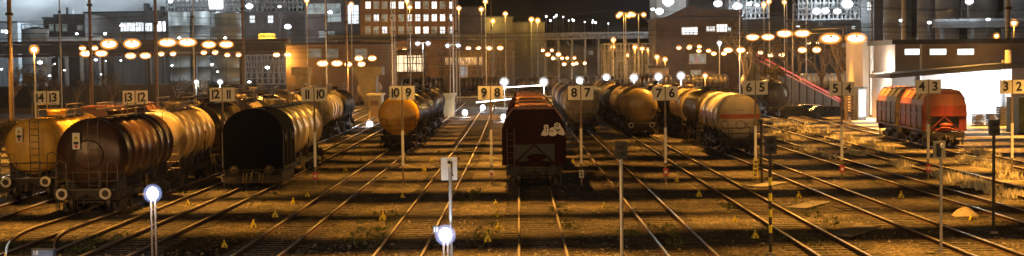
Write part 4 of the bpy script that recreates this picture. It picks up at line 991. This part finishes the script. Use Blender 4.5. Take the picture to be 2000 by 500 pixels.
# bay interior: white walls, floor, lamps inside
bx0=at(1800,200,Yw).x; bx1=at(2040,200,Yw).x
bw=mat('bay_white',(.82,.84,.86),.7,0,.05,1)
m=MB(); m.box(bx0,bx1,Yw+9,Yw+9.2,0,8); m.box(bx0-.2,bx0,Yw-.1,Yw+9,0,8)
for k in range(16): x=bx0+.2+k*.55; m.box(x-.07,x+.07,Yw+8.92,Yw+8.995,3.0,5.2)
m.build('bay_wall',bw,t)
for x in (1830,1880,1930,1970):
    q=at(x,150,Yw); m=MB(); m.box(q.x-1.2,q.x+1.2,Yw-3.4,Yw-3.1,4.75,4.9); m.build('bay_lamp',E_bright,t); light('POINT',(q.x,Yw-3.2,4.3),(.9,.96,1),1100,.25)
    light('POINT',(q.x,Yw+4,4.3),(.9,.96,1),1300,.25)
for x in (1962,1973):
    q=at(x,200,Yw-2); m=MB(); m.box(q.x-.18,q.x+.18,Yw-2,Yw-1.6,0,6.2); m.build('column',M_clad,t)
m=MB(); q=at(1993,200,Yw-4); m.box(q.x-.9,q.x+6,Yw-4,Yw-2,0,7.2); m.build('side_block',M_ware,t)
# apron pavement
m=MB(); A=G(1690,262); B=G(2100,272); C_=G(2100,214); D_=G(1640,214); m.add([(A.x,A.y,.004),(B.x,B.y,.004),(C_.x+10,C_.y,.004),(D_.x,D_.y,.004)],[(0,1,2,3)]); tag(m.build('pavement',mat('apron',(.34,.33,.30),.8,0,.15,.5)),kind='structure')
# white lit columns / doors left of warehouse
t=thing('white_silo_house','tall pale building with glowing white tanks left of the warehouse','building')
q=rect(1694,78,1747,235,158); m=MB(); m.box(q[0],q[1],160,168,0,q[3]); m.box(q[1]-.8,q[1],158,160,0,q[3]); m.build('wall',mat('pale_wall',(.62,.50,.38),.7,0,.15,.4),t)
for i,(x0,x1) in enumerate(((1699,1707),(1712,1724),(1728,1738))):
    a=at(x0,90,159); b_=at(x1,90,159); r=(b_.x-a.x)/2; m=MB(); m.lathe([(r,.3),(r,a.z),(.01,a.z+.3)],((a.x+b_.x)/2,159,0),'Z',n=16); m.build('tank',bw,t)
light('POINT',(at(1715,120,152).x,152,5.5),(1,.85,.65),1500,.3); light('POINT',(at(1700,120,154).x,154,2),(.9,.96,1),700,.2)
t=thing('lit_kiosk','small glaring white kiosk beside the timber stack','kiosk'); q=rect(1676,172,1692,232,152); m=MB(); m.box(q[0],q[1],152,154,0,q[3]); m.build('wall',bw,t); m=MB(); m.box(q[0]-.1,q[1]+.1,151.8,154.2,q[3],q[3]+.12); m.build('roof',M_silo,t); m=MB(); m.box(q[0]+.1,q[1]-.1,151.95,151.99,.4,q[3]-.2); m.build('glowing_panel',E_bright,t)
t=thing('timber_stack','tall stack of timber pallets left of the white kiosk','pallet stack'); q=rect(1654,160,1669,232,150); m=MB()
nn=14
for k in range(nn): z=q[3]*k/nn; m.box(q[0],q[1],150,151.2,z,z+.12); m.box(q[0],q[0]+.12,150,151.2,z+.12,z+q[3]/nn); m.box(q[1]-.12,q[1],150,151.2,z+.12,z+q[3]/nn)
m.build('pallets',M_wood,t)
for i,(x0,x1,y0) in enumerate(((1905,1924,223),(1932,1950,222),(1954,1968,208))):
    q=rect(x0,y0,x1,250,134); t=thing('pallet_stack',['grey wrapped pallet stack in front of the bright bay, left one','grey pallet stack behind the black signal box','tall wire crate stack by the right warehouse column'][i],'pallet stack',(0,0,0),0,'pallet stacks in the loading bay'); m=MB(); n_=8
    for k in range(n_): z=q[3]*k/n_; m.box(q[0]+.02*(k%2),q[1]-.02*(k%2),134,135.2,z+.03,z+q[3]/n_-.02)
    m.build('load',M_concrete,t); m=MB(); m.box(q[0]-.05,q[1]+.05,133.95,135.3,-.0,.03); m.build('pallet',M_wood,t)
t=thing('green_container','dark green container at the right edge behind the board 2','container'); q=rect(1990,190,2040,262,118); m=MB(); m.box(q[0],q[1],118,121,.1,q[3]); 
for k in range(8): x=q[0]+.2+k*.35; m.box(x-.05,x+.05,117.95,117.998,.2,q[3]-.1)
m.build('body',mat('container_green',(.10,.13,.07),.6,0,.3,1),t)
# parked cars
def car(label,px,py,Y,col,rz=0,L_=4.4):
    p=at(px,py,Y); t=thing('parked_car',label,'car',(p.x,Y,0),rz,'cars parked beside the yard'); h=L_/2
    m=MB(); m.prism([(-h,.3),(h,.3),(h,.65),(h-.2,.82),(h-1.1,.92),(h-1.8,1.38),(-h+.7,1.42),(-h+.1,.95),(-h,.8)],-.82,.82); m.build('body',col,t)
    m=MB(); m.prism([(h-1.2,.95),(h-1.82,1.33),(-h+.75,1.37),(-h+.3,.98)],-.83,-.825); m.build('side_window',M_glass,t)
    for x in (-h+.8,h-.85):
        for y in (-.83,.83):
            q=MB(); q.cyl((x,y-.1,.31),(x,y+.1,.31),.31,n=16); q.build('wheel',M_black,t)
    q=MB(); q.box(h-.05,h+.02,-.7,-.4,.6,.75); q.build('headlight',M_white,t); q=MB(); q.box(h-.05,h+.02,.4,.7,.6,.75); q.build('headlight',M_white,t)
M_glass=mat('car_glass',(.01,.01,.012),.08,0,0,1)
car('dark car parked at the left end of the row under the ramp',1560,222,158,mat('car_black',(.02,.02,.025),.25,.4,.1,2))
car('pale silver car parked in the middle of the row',1590,216,163,mat('car_silver',(.55,.55,.55),.25,.6,.1,2))
car('black car parked next to the timber stack',1624,222,156,MATS['car_black'],0,4.8)
# ------------------------------------------------------------------ trees
M_bark=mat('bark',(.30,.21,.13),.9,0,.3,3)
M_leaf=mat('leaf_ochre',(.13,.10,.035),.8,0,.5,2); M_leafd=mat('leaf_dark',(.05,.055,.03),.8,0,.5,2)
def tree_mesh(seed,h,leaves,lm,name,label,loc,sc=1,spread=1.0):
    R=random.Random(seed); br=MB(); lf=MB(); t=thing(name,label,'tree' if h>3 else 'bush',loc,0,'bare trees and bushes around the yard')
    tips=[]
    def grow(p,d,l,r,dep):
        q=p+d*l; br.cyl(p,q,r,r*.65,n=5 if dep<2 else 3,caps=False)
        if dep>=2: tips.append((p,q))
        if dep>=5 or r<.012: return
        for k in range(3 if dep<4 else 2):
            a=Vector((R.uniform(-1,1),R.uniform(-1,1),R.uniform(-.15,.9)))*.75*spread; nd=(d+a).normalized()
            grow(p+d*l*R.uniform(.55,1),nd,l*R.uniform(.6,.82),r*.6,dep+1)
    trunks=1 if h>3 else 4
    for k in range(trunks):
        grow(Vector((R.uniform(-.4,.4)*(trunks>1),0,0)),Vector((R.uniform(-.2,.2),R.uniform(-.2,.2),1)).normalized(),h*.3,h*.022,0 if h>3 else 1)
    br.build('trunk',M_bark,t)
    for k in range(leaves):
        p,q=R.choice(tips); c=p+(q-p)*R.random()+Vector([R.gauss(0,.2) for _ in range(3)]); s_=R.uniform(.05,.13)*max(.6,h/8)
        a=Vector([R.uniform(-1,1) for _ in range(3)]).normalized(); b_=a.orthogonal().normalized(); lf.add([c-a*s_,c+b_*s_*.6,c+a*s_,c-b_*s_*.6],[(0,1,2,3)])
    lf.build('crown',lm,t); return t
tl=[(20,205,9,M_leafd,900,'bare tree backlit by cool lights at the far left'),(60,210,8,M_leafd,700,'bare tree left of the brightest left floodlight'),(100,215,8,M_leafd,700,'bare tree right of the far left bright patch'),(145,220,7,M_leafd,900,'dark tree between two lit patches on the left'),(215,225,8,M_leafd,600,'bare tree behind the board 13'),(340,225,7,M_leafd,700,'dark leafy tree above the beige tank tops'),(405,230,7,M_leafd,500,'bare tree beside the mast near the board 12'),(1455,235,16,M_leaf,1500,'tall ochre lit tree left of the bare ones'),(1515,190,9,M_leaf,2600,'round ochre lit tree behind the dark tank wagon'),(1500,245,15,M_bark,600,'bare branching tree behind the right lamp pairs'),(1560,240,16,M_bark,500,'tall bare tree in front of the glaring plant'),(1610,235,15,M_bark,600,'bare tree beneath the brightest lamp pair'),(1665,210,14,M_bark,600,'pale lit bare tree left of the white building'),(1640,225,13,M_bark,500,'bare tree behind the parked cars')]
for i,(px,Y,h,lm,nl,lb) in enumerate(tl):
    p=at(px,150,Y); tree_mesh(20+i,h,nl,lm,'bare_tree' if lm is M_bark else 'leafy_tree',lb,(p.x,Y,0))
for i,(px,py,Y,h,lb) in enumerate([(10,240,118,2.9,'low yellow lit bush at the left edge'),(28,235,124,2.6,'small bush beside the leftmost mast'),(-8,250,110,2.8,'bush cut by the left edge of the picture'),(1480,220,185,2.5,'low bush left of the dark tank wagon')]):
    p=at(px,py,Y); tree_mesh(60+i,h,1600,M_leaf,'bush',lb,(p.x,Y,0),spread=1.6)
p=at(5,200,118); light('POINT',(p.x+3,112,7),SODIUM,900,.2)
# ------------------------------------------------------------------ steam
def steam(px,py,Y,rx,rz,dens,label,seed):
    p=at(px,py,Y); m=MB(); m.ball((0,0,0),1,n=20); o=m.build('steam',None) if False else None
    vm=bpy.data.materials.new('steam_volume'); vm.use_nodes=True; n_=vm.node_tree; n_.nodes.clear()
    out=n_.nodes.new('ShaderNodeOutputMaterial'); pv=n_.nodes.new('ShaderNodeVolumePrincipled'); pv.inputs['Color'].default_value=(.9,.92,.95,1); pv.inputs['Anisotropy'].default_value=.2
    tc_=n_.nodes.new('ShaderNodeTexCoord'); nz=n_.nodes.new('ShaderNodeTexNoise'); nz.inputs['Scale'].default_value=1.6; nz.inputs['Detail'].default_value=4; n_.links.new(tc_.outputs['Object'],nz.inputs[0])
    ln=n_.nodes.new('ShaderNodeVectorMath'); ln.operation='LENGTH'; n_.links.new(tc_.outputs['Object'],ln.inputs[0])
    su=n_.nodes.new('ShaderNodeMath'); su.operation='SUBTRACT'; su.inputs[0].default_value=1.0; n_.links.new(ln.outputs['Value'],su.inputs[1])
    mr=n_.nodes.new('ShaderNodeMapRange'); mr.inputs[1].default_value=.4; mr.inputs[2].default_value=.7; mr.inputs[3].default_value=0; mr.inputs[4].default_value=1; n_.links.new(nz.outputs[0],mr.inputs[0])
    mu=n_.nodes.new('ShaderNodeMath'); mu.operation='MULTIPLY'; n_.links.new(su.outputs[0],mu.inputs[0]); n_.links.new(mr.outputs[0],mu.inputs[1])
    m2_=n_.nodes.new('ShaderNodeMath'); m2_.operation='MULTIPLY'; m2_.inputs[1].default_value=dens; m2_.use_clamp=False; n_.links.new(mu.outputs[0],m2_.inputs[0]); n_.links.new(m2_.outputs[0],pv.inputs['Density']); n_.links.new(pv.outputs[0],out.inputs['Volume'])
    m=MB(); m.ball((0,0,0),1,n=20); o=m.build('steam',vm); o.location=p; o.scale=(rx,rx*.5,rz); tag(o,label,'steam',kind='stuff')
steam(200,0,470,62,16,.12,'pale steam cloud drifting above the left works',1)
steam(60,5,450,36,12,.10,'grey steam over the squat silo at the far left',2)
for x,y,z in ((-150,430,34),(-100,445,30),(-128,425,22)): light('POINT',(x,y,z),COOL,90000,1.0)
# ------------------------------------------------------------------ night haze
hm=bpy.data.materials.new('haze_volume'); hm.use_nodes=True; n_=hm.node_tree; n_.nodes.clear()
out=n_.nodes.new('ShaderNodeOutputMaterial'); pv=n_.nodes.new('ShaderNodeVolumePrincipled'); pv.inputs['Color'].default_value=(.95,.95,.95,1)
pv.inputs['Density'].default_value=.00006; pv.inputs['Anisotropy'].default_value=.9; n_.links.new(pv.outputs[0],out.inputs['Volume'])
m=MB(); m.box(-420,420,-40,1440,-1.2,62); o=m.build('haze',hm); tag(o,kind='stuff')
